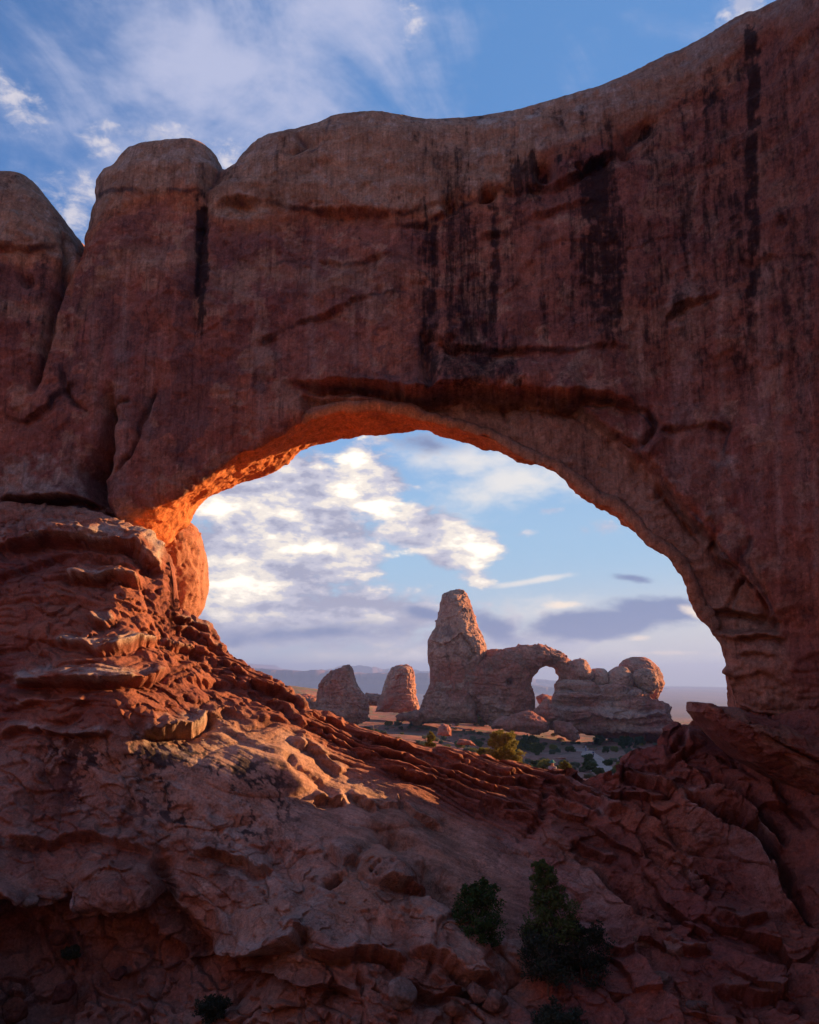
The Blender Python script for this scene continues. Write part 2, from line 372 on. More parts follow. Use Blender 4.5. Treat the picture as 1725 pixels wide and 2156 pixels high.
# ------------------------------------------------------------------ rock materials
def rock_mat(name, scale=1.0, rough=.92, bump=.5, strata=0.0, grain=1.0, lichen=0.0, crack=.55, streak=0.0):
    """scale = size in metres of the coarse shader detail"""
    m = bpy.data.materials.new(name); m.use_nodes = True; N = NT(m.node_tree)
    P = N.n('ShaderNodeTexCoord').outputs['Object']
    at_ = N.n('ShaderNodeAttribute', attribute_name='col'); col = at_.outputs['Color']
    n1 = N.noise(P, 1.3/scale, 6, .62, .3); n2 = N.noise(P, 7/scale, 6, .65); n3 = N.noise(P, 17/scale, 4, .7)
    v = N.m('ADD', N.m('MULTIPLY', N.m('SUBTRACT', n1, .5), .8), N.m('ADD', N.m('MULTIPLY', N.m('SUBTRACT', n2, .5), 1.3), N.m('MULTIPLY', N.m('SUBTRACT', n3, .5), .8)))
    mul = N.m('ADD', 1.0, N.m('MULTIPLY', v, grain))
    c = N.vm('MULTIPLY', col, N.comb(mul, mul, mul))
    wr = N.ramp(N.noise(P, .8/scale, 5, .6, .6), .42, .68)
    c = N.mix(N.m('MULTIPLY', wr, .25), c, N.vm('MULTIPLY', c, (1.15, .92, .80)))
    cn = N.noise(P, 1.1/scale, 5, .62, .5); cr = N.ramp(N.m('ABSOLUTE', N.m('SUBTRACT', cn, .5)), .0, .010, 1, 0)
    cn2 = N.noise(N.vm('MULTIPLY', P, (1, 1, 1.8)), 2.9/scale, 4, .62, .4); cr2 = N.ramp(N.m('ABSOLUTE', N.m('SUBTRACT', cn2, .52)), .0, .012, .7, 0)
    gt = N.ramp(N.noise(P, .45/scale, 2, .5), .46, .60); cr = N.m('MULTIPLY', N.m('MAXIMUM', cr, cr2), gt)
    c = N.mix(N.m('MULTIPLY', cr, crack), c, N.vm('MULTIPLY', c, (.28, .24, .24)))
    fk = N.ramp(N.noise(P, 4.2/scale, 6, .7, .2), .585, .60); c = N.mix(N.m('MULTIPLY', fk, .35), c, N.vm('MULTIPLY', c, (1.55, 1.5, 1.45)))
    fd = N.ramp(N.noise(P, 2.4/scale, 6, .7, .2), .60, .615); c = N.mix(N.m('MULTIPLY', fd, .40), c, N.vm('MULTIPLY', c, (.5, .48, .5)))
    if streak:
        x_, y_, z_ = N.sep(P); sv = N.comb(N.m('MULTIPLY', x_, 1.0), N.m('MULTIPLY', y_, .4), N.m('MULTIPLY', z_, .07))
        s1 = N.noise(sv, 3.6, 7, .72, .25); s2 = N.noise(P, 3.0, 5, .65)
        a_ = N.m('ADD', at_.outputs['Alpha'], N.m('ADD', N.m('MULTIPLY', N.m('SUBTRACT', s1, .5), 1.5), N.m('MULTIPLY', N.m('SUBTRACT', s2, .5), .9)))
        c = N.mix(N.ramp(a_, .22, .85, 0, streak), c, N.vm('MULTIPLY', c, (.13, .12, .14)))
    if streak:
        s3 = N.noise(N.vm('ADD', sv, (7, 3, 1)), 4.5, 6, .7, .2); c = N.mix(N.m('MULTIPLY', N.ramp(s3, .53, .65), .5), c, N.vm('MULTIPLY', c, (1.55, 1.6, 1.65))); c = N.mix(N.m('MULTIPLY', N.ramp(s3, .47, .37), .6), c, N.vm('MULTIPLY', c, (.5, .48, .5)))
    if lichen:
        l1 = N.ramp(N.noise(P, 3.1/scale, 6, .75, .5), .60, .66); l2 = N.ramp(N.noise(P, .5/scale, 3, .5), .45, .6)
        lich = N.m('MULTIPLY', N.m('MULTIPLY', l1, l2), N.m('MULTIPLY', at_.outputs['Alpha'], lichen))
        c = N.mix(lich, c, rgb(.045, .038, .038))
    bs = N.n('ShaderNodeBsdfPrincipled'); N.put(bs.inputs['Base Color'], c); bs.inputs['Roughness'].default_value = rough
    bs.inputs['Specular IOR Level'].default_value = .2
    hgt = N.m('ADD', N.m('MULTIPLY', N.m('SUBTRACT', n1, N.m('MULTIPLY', cr, .12)), .5), N.m('ADD', N.m('MULTIPLY', n2, .22), N.m('MULTIPLY', n3, .07)))
    if strata:
        zz = N.sep(P)[2]; w = N.noise(N.comb(N.m('MULTIPLY', N.sep(P)[0], .12/scale), N.m('MULTIPLY', N.sep(P)[1], .12/scale), N.m('MULTIPLY', zz, 2.6/scale)), 1.5, 5, .65, .3)
        hgt = N.m('ADD', hgt, N.m('MULTIPLY', w, strata))
    b = N.n('ShaderNodeBump'); b.inputs['Strength'].default_value = bump; b.inputs['Distance'].default_value = .35*scale
    N.put(b.inputs['Height'], hgt); N.nt.links.new(b.outputs[0], bs.inputs['Normal'])
    o = N.n('ShaderNodeOutputMaterial'); N.nt.links.new(bs.outputs[0], o.inputs[0])
    return m
RED = np.array([.29, .108, .066]); DRED = np.array([.175, .062, .050]); TAN = np.array([.42, .245, .16]); PALE = np.array([.47, .36, .30])
VARN = np.array([.040, .027, .028]); ORNG = np.array([.58, .20, .068]); PURP = np.array([.19, .08, .068])
def lerp(a, b, t): return a+(b-a)*t[:, None]

# ------------------------------------------------------------------ the big sandstone wall with its window
SKYL = [(-900, 500), (-500, 420), (-250, 375), (-100, 352), (0, 360), (30, 364), (60, 378), (90, 402), (120, 438), (140, 470), (149, 492), (148, 517), (155, 490), (170, 440), (190, 400), (220, 355), (245, 325), (280, 305), (320, 296), (380, 292), (410, 293), (440, 308), (460, 330), (467, 341), (480, 338), (510, 312), (550, 285), (600, 268), (660, 258), (690, 245), (740, 238), (790, 235), (840, 241), (880, 248), (930, 251), (1000, 245), (1100, 228), (1200, 197), (1290, 165), (1340, 145), (1400, 115), (1450, 85), (1520, 50), (1580, 20), (1640, 0), (1720, -35), (1900, -90), (2200, -160), (2800, -260), (4200, -400)]
BASE = [(4200, 3200), (2800, 2400), (2200, 1760), (1900, 1612), (1725, 1558), (1680, 1538), (1640, 1516), (1600, 1506), (1560, 1496), (1521, 1482)]
BASEL = [(290, 1330), (0, 1330), (-900, 1500)]
S_OPEN = [(1519, 1478), (1515, 1440), (1512, 1420), (1513, 1390), (1505, 1370), (1498, 1345), (1475, 1330), (1463, 1295), (1445, 1270), (1438, 1245), (1435, 1215), (1418, 1192), (1398, 1170), (1373, 1149), (1333, 1132), (1308, 1110), (1293, 1091), (1258, 1077), (1235, 1055), (1218, 1040), (1193, 1017), (1163, 1000), (1123, 982), (1083, 967), (1043, 952), (1003, 938), (948, 927), (903, 914), (863, 909), (820, 915), (780, 920), (720, 926), (670, 935), (635, 947), (600, 968), (575, 987), (540, 1006), (505, 1015), (480, 1027), (445, 1050), (415, 1077), (409, 1092), (395, 1112), (378, 1118), (372, 1140), (350, 1150), (322, 1163), (318, 1300)]
F_OPEN = [(1519, 1478), (1515, 1440), (1512, 1420), (1513, 1392), (1508, 1370), (1506, 1350), (1490, 1325), (1472, 1292), (1453, 1262), (1441, 1235), (1437, 1212), (1418, 1188), (1400, 1168), (1375, 1147), (1350, 1130), (1328, 1106), (1307, 1086), (1290, 1074), (1262, 1069), (1240, 1052), (1220, 1038), (1193, 1015), (1163, 998), (1123, 980), (1083, 965), (1043, 948), (1003, 930), (960, 913), (920, 898), (880, 887), (850, 874), (800, 862), (740, 862), (680, 870), (630, 886), (600, 905), (570, 925), (540, 940), (500, 958), (465, 985), (430, 1015), (400, 1030), (360, 1050), (300, 1072), (256, 1093), (275, 1120), (300, 1148), (318, 1165), (318, 1300)]
def Yf(t):
    """front face of the wall, by azimuth tangent"""
    return np.interp(t, [-1.2, -.7, -.55, -.45, -.2, .1, .38, .5, .62, .85, 1.2, 1.8, 3.0], [40, 44, 46.0, 46.4, 46.0, 45.5, 43.0, 40.0, 35.5, 27, 19.5, 13.5, 9.])  # unseen right end added, curving toward the viewer to block skylight
WTH = 9.0; WSO = 5.5
def wall_field(skyl, h, R=2.6):
    body = skyl+BASE+[(1519, 2200), (318, 2200)]+[(318, 1330)]+BASEL[1:]
    sb = SDF2(body, -1600, 4300, -900, 2600, 5)
    so = SDF2(S_OPEN+[(318, 2300), (1519, 2300)], 100, 1900, 700, 2400, 4)
    sf = SDF2(F_OPEN+[(318, 2300), (1519, 2300)], 100, 1900, 700, 2400, 4)
    xs = np.arange(-44, 46, h); ys = np.arange(9, 60, h); zs = np.arange(-9, 46, h)
    out = np.empty((len(xs), len(ys), len(zs)), np.float32)
    Zg = zs[None, :]; Yg = ys[:, None]
    for i, X in enumerate(xs):
        t = X/Yg+0*Zg
        yf = Yf(t); w = Yg-yf
        # plane of the front face: where the line of sight at this world X,Z crosses it
        Yp = yf
        for _ in range(2): Yp = Yf(X/Yp)
        P = np.stack([X+0*Yp, Yp, Zg+0*Yp], -1); px, py = proj(P)
        k = Yp/F
        db = sb(px, py)*k                      # >0 inside the rock outline
        dF = sf(px, py)*k                      # >0 inside the opening
        Ys = Yp+WSO; P2 = np.stack([X+0*Ys, Ys, Zg+0*Ys], -1); qx, qy = proj(P2); dS = so(qx, qy)*Ys/F
        a = np.clip(w/WSO, 0, 1); a = a**.8
        dO = dF*(1-a)+dS*a
        dO = dO+np.maximum(w-WSO, 0)*.55+np.maximum(w-.3, 0)*.30*sst(.25, .34, t)        # the tunnel flares out again behind
        th = np.interp(t, [-.9, -.5, -.3, .15, .34, .5, .7, 1.2], [14, 11, WTH, WTH, 8.3, 8.3, 8, 9])
        slab = np.maximum(-w, w-th)
        # rounded crest: smooth intersection
        a1 = -db; u = np.maximum(R+a1, 0); v = np.maximum(R+slab, 0)
        body_ = np.minimum(-R, np.maximum(a1, slab))+np.sqrt(u*u+v*v)
        low = sst(12, 18, Zg+0*w); body_ = np.maximum(a1, slab)*(1-low)+body_*low
        r = .5; u = np.maximum(r+body_, 0); v = np.maximum(r+dO, 0)
        out[i] = np.minimum(-r, np.maximum(body_, dO))+np.sqrt(u*u+v*v)
    out[0] = out[-1] = 9; out[:, 0] = out[:, -1] = 9; out[:, :, 0] = out[:, :, -1] = 9
    return out, xs, ys, zs
def wall():
    # the crest is rounded and seen from below: raise the outline until its silhouette stands where the real one does
    cx = np.arange(-160, 1960, 10.); want = np.interp(cx, [p[0] for p in SKYL], [p[1] for p in SKYL]); cur = want.copy()
    lft = [p for p in SKYL if p[0] < -160]; rgt = [p for p in SKYL if p[0] > 1960]
    for it in range(4):
        sh0 = cur[0]-want[0]; sh1 = cur[-1]-want[-1]
        skyl = [(x, y+sh0) for x, y in lft]+[(x, y) for x, y in zip(cx, cur)]+[(x, y+sh1) for x, y in rgt]
        if it == 3: break
        o_, xs, ys, zs = wall_field(skyl, .55); V, Q = surface_nets(o_, (xs[0], ys[0], zs[0]), .55); px, py = proj(V)
        got = np.array([py[(np.abs(px-x) < 14)].min() for x in cx]); got = np.where(np.abs(got-want) > 260, want, got)
        d = np.clip(got-want, -60, 140); d5 = np.convolve(np.pad(d, 2, 'edge'), np.ones(5)/5, 'valid'); d13 = np.convolve(np.pad(d, 6, 'edge'), np.ones(13)/13, 'valid'); d = np.where(cx < 500, d5, d13); cur = cur-d*(1.0 if it == 0 else .7)
    h = .28
    out, xs, ys, zs = wall_field(skyl, h)
    V, Q = surface_nets(out, (xs[0], ys[0], zs[0]), h)
    me = subdiv(mesh_from('wall', V, Q), 2)
    V = co(me); N = nrm(me); px, py = proj(V)
    front = sst(.0, .6, -N[:, 1])
    seen = (px > -150) & (px < 1875) & (py > -150) & (py < 1700) & (front > .01)
    S = np.where(seen)[0]; x = px[S]; y = py[S]; f = front[S]
    D = np.zeros(len(V)); lipm = np.zeros(len(V))
    ck = sst(31, 22, V[:, 2])*.6+.4; D += .5*ck*fbm(V, 7, 3)+.2*ck*fbm(V, 2.2, 4, off=3)+.13*sst(.05, .16, fbm(V, 4.5, 4, .5, off=14))*front-.05*sst(.2, .26, fbm(V, 2.0, 4, .5, off=17))*front
    skx = np.array([p[0] for p in SKYL], float); sky_ = np.array([p[1] for p in SKYL], float); crest = sst(10, 110, py-np.interp(px, skx, sky_))*.85+.15; D *= crest
    D += -.20*crest*np.abs(fbm(V, 4.0, 3, off=9, st=(1, 1, 1.4)))          # conchoidal scallops
    D += .11*crest*ridged(V, .9, 3, off=2)+.03*fbm(V, .35, 2, off=6)
    # thin horizontal beds in the upper cap and at the very base
    bed = (py < 520) | (py > 1290)
    D += .08*np.sin((V[:, 2]+.5*fbm(V, 6, 2, off=4))*3.2)*sst(560, 300, py)
    R_ = np.zeros(len(S))
    # desert-varnished face: the arch-parallel cracks
    lines = [  # polyline, lip, recess, wl, wr
        ([(600, 800), (680, 818), (760, 806), (860, 836), (910, 838), (970, 832), (1060, 830), (1130, 838), (1200, 840), (1290, 838), (1370, 862)], .85, .75, 70, 26),
        ([(1205, 846), (1240, 872), (1300, 918), (1345, 948)], .30, .55, 30, 13),
        ([(1370, 862), (1384, 890), (1372, 918), (1352, 940)], .25, .5, 25, 13),
        ([(1345, 948), (1380, 985), (1402, 1020), (1440, 1072), (1500, 1140)], .55, .45, 50, 22),
        ([(1500, 1140), (1550, 1190), (1600, 1245), (1645, 1325)], .6, .45, 55, 26),
        ([(1405, 1018), (1400, 1045), (1372, 1062)], .3, .3, 16, 12),
        ([(1390, 893), (1430, 900), (1480, 897), (1540, 910)], .45, .45, 24, 12),
        ([(1400, 670), (1440, 640), (1490, 630), (1525, 622)], .3, .25, 20, 12),
        ([(1500, 1285), (1560, 1293), (1600, 1298)], .35, .5, 18, 13),
        ([(1510, 1330), (1540, 1345), (1620, 1340), (1650, 1350)], .4, .3, 20, 14),
        ([(1550, 1378), (1600, 1388), (1640, 1392)], .3, .25, 16, 12),
        ([(1515, 1418), (1560, 1432), (1600, 1420), (1660, 1440)], .5, .4, 22, 14),
        ([(880, 700), (960, 735), (1050, 745), (1140, 738), (1260, 735), (1330, 725)], .35, .3, 50, 36),
        ([(530, 730), (600, 690), (700, 660), (760, 620), (860, 610)], .2, .2, 26, 26),
        ([(620, 960), (500, 985), (430, 1010)], .0, .0, 10, 10),
        ([(0, 1040), (60, 1052), (120, 1050), (200, 1058), (240, 1100)], .7, .9, 40, 22),
        ([(0, 860), (50, 880), (110, 850), (150, 800)], .25, .3, 22, 16),
        ([(820, 480), (900, 470), (980, 420), (1060, 400), (1150, 395), (1250, 350), (1330, 300)], .3, .4, 50, 26),
        ([(160, 420), (260, 400), (330, 412), (420, 405)], .12, .07, 40, 30),
        ([(440, 430), (560, 425), (700, 440), (840, 450), (930, 430)], .4, .32, 60, 30),
        ([(-80, 520), (60, 525), (135, 520)], .35, .25, 40, 26),
        ([(700, 240), (690, 290), (650, 320)], .1, .1, 20, 20),
        ([(1000, 500), (1090, 470), (1180, 440), (1260, 425)], .2, .25, 20, 18),
        ([(560, 560), (640, 545), (720, 560), (800, 540), (880, 560)], .15, .18, 24, 20),
        ([(1560, 560), (1640, 540), (1725, 545)], .2, .2, 30, 26),
    ]
    gate = np.clip(.75+1.1*fbm(V[S], 2.2, 3, off=19), .25, 1.3)
    for k_, (L, lp, rc, wl, wr) in enumerate(lines): R_ += relief(x, y, L, lp*1.0, rc*1.8, wl, wr*.62)*(1.7 if k_ in (0, 1, 3, 4) else 1.15)*(gate if k_ > 4 else .5+.5*gate)
    grooves = [([(232, 825), (226, 880), (214, 945), (186, 995), (196, 1040), (222, 1080), (238, 1108)], 1.1, 13), ([(214, 945), (186, 1000), (205, 1060)], 1.2, 24), ([(322, 822), (312, 860), (290, 900), (288, 930), (276, 958), (246, 988)], .35, 5),
               ([(228, 866), (250, 852), (272, 850)], .25, 5), ([(148, 505), (132, 570), (105, 650), (98, 700), (78, 760), (60, 820)], .75, 8), ([(132, 770), (138, 810), (170, 850), (178, 868)], .3, 6),
               ([(467, 345), (440, 385), (424, 430), (420, 500)], .45, 11), ([(420, 500), (418, 620), (412, 720)], .3, 12), ([(890, 700), (898, 790), (912, 836)], .55, 11), ([(1330, 840), (1385, 905), (1350, 950)], .0, 5),
               ([(1500, 1140), (1530, 1160)], .5, 7), ([(1560, 1210), (1536, 1250), (1530, 1290)], .3, 5), ([(1480, 1050), (1540, 900), (1510, 780)], .10, 10), ([(620, 270), (640, 300), (605, 330)], .3, 10),
               ([(1378, 260), (1320, 300), (1310, 330)], .5, 12), ([(1180, 240), (1200, 290), (1170, 320)], .2, 12), ([(1590, 1130), (1575, 1180), (1640, 1300)], .25, 9), ([(1060, 830), (1066, 880)], .3, 8), ([(1400, 1020), (1500, 1140), (1560, 1210), (1640, 1320)], .35, 8)]
    crack_shade = np.zeros(len(V))  # thin dark lines that paint crack shade into the albedo
    for L, dp, w in grooves: R_ += groove(x, y, L, dp*1.5, w)
    for L in [g_[0] for g_ in grooves]+[l_[0] for l_ in lines]: crack_shade[S] = np.minimum(crack_shade[S], groove(x, y, L, 1, 3.5))
    for hx, hy, hr, hd in [(1145, 362, 20, 1.6), (1025, 408, 13, 1.3), (945, 430, 15, 1.2), (1222, 353, 8, .8), (1650, 470, 12, .4), (800, 610, 10, .3), (950, 717, 9, .6), (1135, 480, 8, .3), (55, 590, 14, .5)]:
        R_ -= hd*np.exp(-(((x-hx)**2+((y-hy)*1.1)**2)/hr**2)**1.2)
    # inner ring of the arch stands back below the long crack
    ringp = [(640, 835), (900, 842), (1060, 835), (1200, 846), (1300, 925), (1400, 1030), (1500, 1150), (1640, 1330), (1500, 1330), (1420, 1200), (1300, 1120), (1200, 1020), (1003, 945), (860, 900), (640, 900)]
    R_ -= .95*soft(x, y, ringp, 9)
    D[S] += R_*f
    # pitted base of the wall
    D += -.25*ridged(V, 1.2, 3, off=7, st=(1, 1, 2))*sst(1360, 1430, py)*front
    V = V+N*D[:, None]
    setco(me, V)
    # --- albedo
    px, py = proj(V); n1 = fbm(V, 5, 4, off=21); n2 = fbm(V, 1.6, 4, off=31); n3 = fbm(V, .5, 3, off=37)
    col = lerp(np.tile(RED, (len(V), 1)), DRED, np.clip(.45+.6*n1+.3*n2, 0, 1))
    # dark purplish patches with flaked edges
    fl = fbm(V, 2.6, 5, .6, off=51); col = lerp(col, PURP*.72, .8*sst(.05, .16, fl)*sst(380, 560, py)*sst(1500, 1000, px))
    col = lerp(col, TAN*.85, .45*sst(.25, .30, fbm(V, 1.8, 5, .6, off=61))); col = lerp(col, DRED*.7, .5*sst(.3, .34, fbm(V, 1.1, 5, .6, off=63)))
    # tan cap rock along the crest, in beds
    sk = np.interp(px, [p[0] for p in SKYL], [p[1] for p in SKYL]); dep = py-sk+n2*26+n1*30
    capd = np.interp(px, [0, 140, 160, 420, 440, 600, 900, 1000, 1300, 1725], [140, 110, 75, 95, 120, 180, 190, 150, 110, 70])
    cap = sst(capd+18, capd-18, dep)
    tan = lerp(np.tile(TAN*.74, (len(V), 1)), TAN*.55, np.clip(.5+.9*n2, 0, 1))
    tan = lerp(tan, PALE*.66, sst(.15, .5, n3+.5*n1)*.55)
    col = lerp(col, tan, cap*.85)
    band = sst(capd+60, capd+10, dep)*(1-cap); col = lerp(col, ORNG*.55, band*.5)
    # second bed of tan lower
    b2 = np.exp(-((dep-capd-150)/26)**2); col = lerp(col, TAN*.7, b2*.45*sst(1100, 700, px))
    # pale pitted crust along the crest on the right
    rc = sst(880, 1050, px)*sst(105, 30, dep)*sst(-10, 30, dep); col = lerp(col, PALE*.62, rc*np.clip(.35+1.2*n3+.6*n2, 0, 1))
    col = lerp(col, DRED*.75, .45*sst(950, 1500, px)*sst(900, 600, py)); col = lerp(col, DRED*.8, .4*sst(1500, 1750, px))  # darkening toward the right frame edge painted into the albedo
    # black varnish streaks: they hang from seeps and follow the face down
    rnd = random.Random(3)
    st = [(425, 425, 740, 15, 1.1), (455, 455, 560, 20, .6), (905, 455, 880, 20, .8), (960, 330, 420, 30, .6), (1040, 430, 800, 13, .85), (1075, 400, 780, 10, .45), (1130, 330, 520, 20, .5), (1155, 480, 840, 14, .4), (1255, 330, 740, 46, .85), (1290, 420, 780, 30, .8), (1370, 210, 860, 20, .5),
          (1585, 60, 760, 16, .95), (1560, 300, 900, 40, .55), (1450, 250, 700, 22, .5), (1500, 130, 640, 26, .45), (1660, 80, 900, 34, .5), (1700, 300, 1100, 30, .5), (330, 420, 560, 16, .45), (700, 330, 420, 14, .3), (640, 480, 700, 24, .3), (780, 560, 760, 16, .3), (80, 560, 800, 26, .5), (1000, 560, 820, 16, .4), (1210, 300, 420, 22, .6), (930, 340, 420, 18, .7)]
    for k in range(80): st.append((rnd.uniform(860, 1760), rnd.uniform(180, 520), rnd.uniform(560, 960), rnd.uniform(5, 16), rnd.uniform(.2, .6)))
    for k in range(26): st.append((rnd.uniform(1060, 1740), rnd.uniform(820, 950), rnd.uniform(1000, 1400), rnd.uniform(3, 10), rnd.uniform(.12, .42)))
    for k in range(20): st.append((rnd.uniform(40, 850), rnd.uniform(420, 620), rnd.uniform(620, 1000), rnd.uniform(3, 10), rnd.uniform(.1, .3)))
    var = np.zeros(len(V)); wv = 7*np.sin(py*.021)+4*np.sin(py*.063)+8*n2
    for sx, y0, y1, w, a in st:
        q = np.where(np.abs(px-sx) < w*3+20)[0]
        if not len(q): continue
        e = np.exp(-((px[q]+wv[q]*.5-sx)/w)**4)*sst(y0-40, y0+25, py[q]+20*n3[q])*sst(y1+60, y1-160, py[q]+40*n2[q])
        var[q] = np.maximum(var[q], a*e*np.clip(.95+.5*n3[q]+.3*n2[q], 0, 1.1))
    blot = sst(.22, .42, fbm(V, 3.5, 5, .6, off=71, st=(1.4, 1, .6)))*sst(850, 1050, px)*sst(1, 0, np.abs(dep-150)/130); var = np.maximum(var, .8*blot)
    blo2 = sst(.3, .5, fbm(V, 2.5, 5, .6, off=77, st=(1.2, 1, .7)))*sst(900, 600, py); var = np.maximum(var, .45*blo2)
    cur_ = fbm(np.stack([V[:, 0], V[:, 1]*.4, V[:, 2]*.045], -1), 1.3, 4, .6, off=81); cu2 = fbm(np.stack([V[:, 0], V[:, 1]*.4, V[:, 2]*.10], -1), 4.5, 3, .55, off=83)
    reg = sst(820, 930, px)*sst(40, 110, dep)*sst(930, 760, py+60*n2)*(1-.5*soft(px, py, ringp, 20)); cv = sst(.12, .5, cur_+.9*cu2)*reg
    reg2 = .45*sst(930, 1000, py)*sst(1380, 1480, px)*sst(1500, 1200, py)+.35*soft(px, py, [(980, 880), (1150, 890), (1320, 1050), (1500, 1260), (1430, 1230), (1200, 1010)], 20)+.35*sst(420, 520, py)*sst(900, 700, px)*sst(1000, 700, py)
    var = np.maximum(var, .62*cv); var = np.maximum(var, sst(.2, .6, cur_+.6*cu2)*reg2); var = np.clip(var, 0, 1)*front; col = lerp(col, VARN*1.4, np.clip(-.75*crack_shade*(.7+n2), 0, .8))
    # pale mineral streaks
    pal = np.zeros(len(V))
    for k in range(46):
        sx, y0, y1, w, a = rnd.choice([rnd.uniform(150, 800), rnd.uniform(1350, 1725)]), rnd.uniform(450, 950), rnd.uniform(900, 1300), rnd.uniform(4, 12), rnd.uniform(.06, .22)
        q = np.where(np.abs(px-sx) < w*3+16)[0]
        pal[q] = np.maximum(pal[q], a*np.exp(-((px[q]+wv[q]*.4-sx)/w)**2)*sst(y0, y0+80, py[q])*sst(y1, y1-80, py[q]))
    pal = np.maximum(pal, .65*soft(px+20*n2, py+20*n3, [(1465, 1140), (1500, 1130), (1560, 1215), (1545, 1235), (1500, 1200)], 16)*np.clip(.6+n3*1.5, 0, 1))
    pal = np.maximum(pal, .5*soft(px, py, [(1470, 920), (1550, 960), (1560, 1010), (1500, 980)], 18)*np.clip(.6+n3*1.5, 0, 1))
    col = lerp(col, PALE*.75, pal*front)
    # lighter, browner inner ring and right jamb; tan base beds
    col = lerp(col, TAN*.78, .62*soft(px+14*n2, py+14*n3, ringp, 16)*sst(560, 760, px)); col = lerp(col, TAN*.62, .5*soft(px, py, [(1500, 1280), (1640, 1300), (1660, 1480), (1800, 1600), (1510, 1490)], 20))
    col = lerp(col, PALE*.60, .8*soft(px+14*n2, py+14*n3, [(0, 985), (60, 960), (150, 965), (190, 1000), (185, 1055), (100, 1050), (0, 1045)], 10)*np.clip(.7+n3, 0, 1))
    col = lerp(col, VARN*1.3, .7*soft(px+14*n2, py+10*n3, [(0, 1040), (100, 1048), (190, 1056), (190, 1085), (90, 1085), (0, 1095)], 8))
    # underside and jambs: fresh rock, with sunlit glow added to its orange albedo
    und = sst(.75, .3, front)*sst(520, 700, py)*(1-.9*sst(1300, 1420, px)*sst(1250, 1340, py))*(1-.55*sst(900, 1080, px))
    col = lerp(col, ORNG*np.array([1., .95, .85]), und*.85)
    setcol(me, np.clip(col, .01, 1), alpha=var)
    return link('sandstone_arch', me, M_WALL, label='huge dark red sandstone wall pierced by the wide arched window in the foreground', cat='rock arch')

M_WALL = rock_mat('wall_rock', 1.0, bump=.75, grain=1.2, streak=.96)
M_SLOPE = rock_mat('slope_rock', .7, bump=1.0, grain=1.25, crack=.8)
M_FAR = rock_mat('far_rock', 6.0, bump=1.0, grain=1.3)
wall_o = wall()

# ------------------------------------------------------------------ near slickrock slope
RIDGE = [(-900, 1000), (0, 1062), (150, 1072), (240, 1105), (290, 1130), (315, 1150), (335, 1168), (352, 1180), (357, 1215), (362, 1262), (372, 1288), (400, 1308), (430, 1323), (445, 1336), (476, 1378), (500, 1394), (525, 1412), (555, 1430), (590, 1455), (617, 1477), (640, 1500), (675, 1505), (715, 1522), (760, 1535), (800, 1547), (863, 1563), (893, 1572), (928, 1578), (963, 1586), (1028, 1597), (1088, 1607), (1143, 1622), (1175, 1630), (1195, 1642), (1233, 1636), (1263, 1628), (1305, 1640), (1312, 1600), (1330, 1594), (1400, 1588), (1408, 1555), (1418, 1536), (1440, 1532), (1500, 1540), (1560, 1520), (1725, 1500), (2700, 1400)]
CTRL = [  # x, y, distance
    (-700, 1050, 46), (-700, 1500, 30), (-700, 2156, 15), (-300, 1060, 46), (-300, 1500, 33), (-300, 1900, 22), (-300, 2156, 17), (-300, 2700, 11),
    (0, 1085, 46), (0, 1200, 42.5), (0, 1350, 39), (0, 1500, 36), (0, 1700, 31), (0, 1850, 27.5), (0, 1900, 25.5), (0, 1945, 29), (0, 2000, 29), (0, 2156, 25), (0, 2700, 12),
    (200, 1110, 46), (200, 1300, 39), (200, 1500, 33.0), (100, 1400, 36), (300, 1400, 35.5), (290, 1250, 41), (200, 1700, 32), (250, 1880, 27), (250, 1945, 29.5), (250, 2156, 26),
    (345, 1180, 46.5), (380, 1310, 46), (350, 1400, 39), (350, 1500, 35.2), (440, 1460, 41.2), (400, 1600, 33.5), (450, 1750, 31.5), (400, 1900, 28.5), (450, 2050, 28), (450, 2156, 25),
    (555, 1430, 46.5), (560, 1520, 41), (580, 1600, 35.5), (680, 1600, 40.5), (600, 1750, 32.5), (600, 1900, 27), (600, 2000, 24), (600, 2156, 23.5), (600, 2700, 13),
    (700, 1520, 46.5), (720, 1620, 40), (750, 1700, 36.5), (800, 1830, 29.5), (800, 2000, 24.5), (830, 2156, 20.5),
    (863, 1563, 46.5), (900, 1660, 41), (930, 1750, 37), (960, 1850, 32), (950, 1960, 27), (1000, 2060, 24.5), (1000, 2156, 22.5),
    (1030, 1598, 46.5), (1050, 1700, 40), (1100, 1800, 36), (1150, 1900, 31), (1130, 2000, 28), (1180, 2080, 26), (1150, 2156, 24), (1100, 2700, 14),
    (1190, 1640, 46.5), (1190, 1700, 41), (1150, 1740, 38.5), (1260, 1630, 45.5), (1260, 1720, 39), (1250, 1830, 35.5), (1330, 1900, 32.5), (1330, 2020, 28.5), (1330, 2156, 24.5),
    (1320, 1600, 45), (1330, 1660, 42), (1400, 1540, 46), (1450, 1620, 42), (1450, 1720, 37.5), (1450, 1850, 33), (1500, 2000, 28), (1500, 2156, 23.5), (1500, 2700, 14),
    (1560, 1530, 43), (1560, 1650, 39), (1600, 1750, 35.5), (1650, 1900, 31), (1700, 2000, 27), (1700, 2156, 22.5),
    (1725, 1510, 38), (1725, 1650, 35), (1725, 1800, 31.5), (2000, 1600, 30), (2000, 1900, 23), (2000, 2156, 18), (2500, 1700, 20), (2500, 2156, 13), (2200, 2700, 10)]
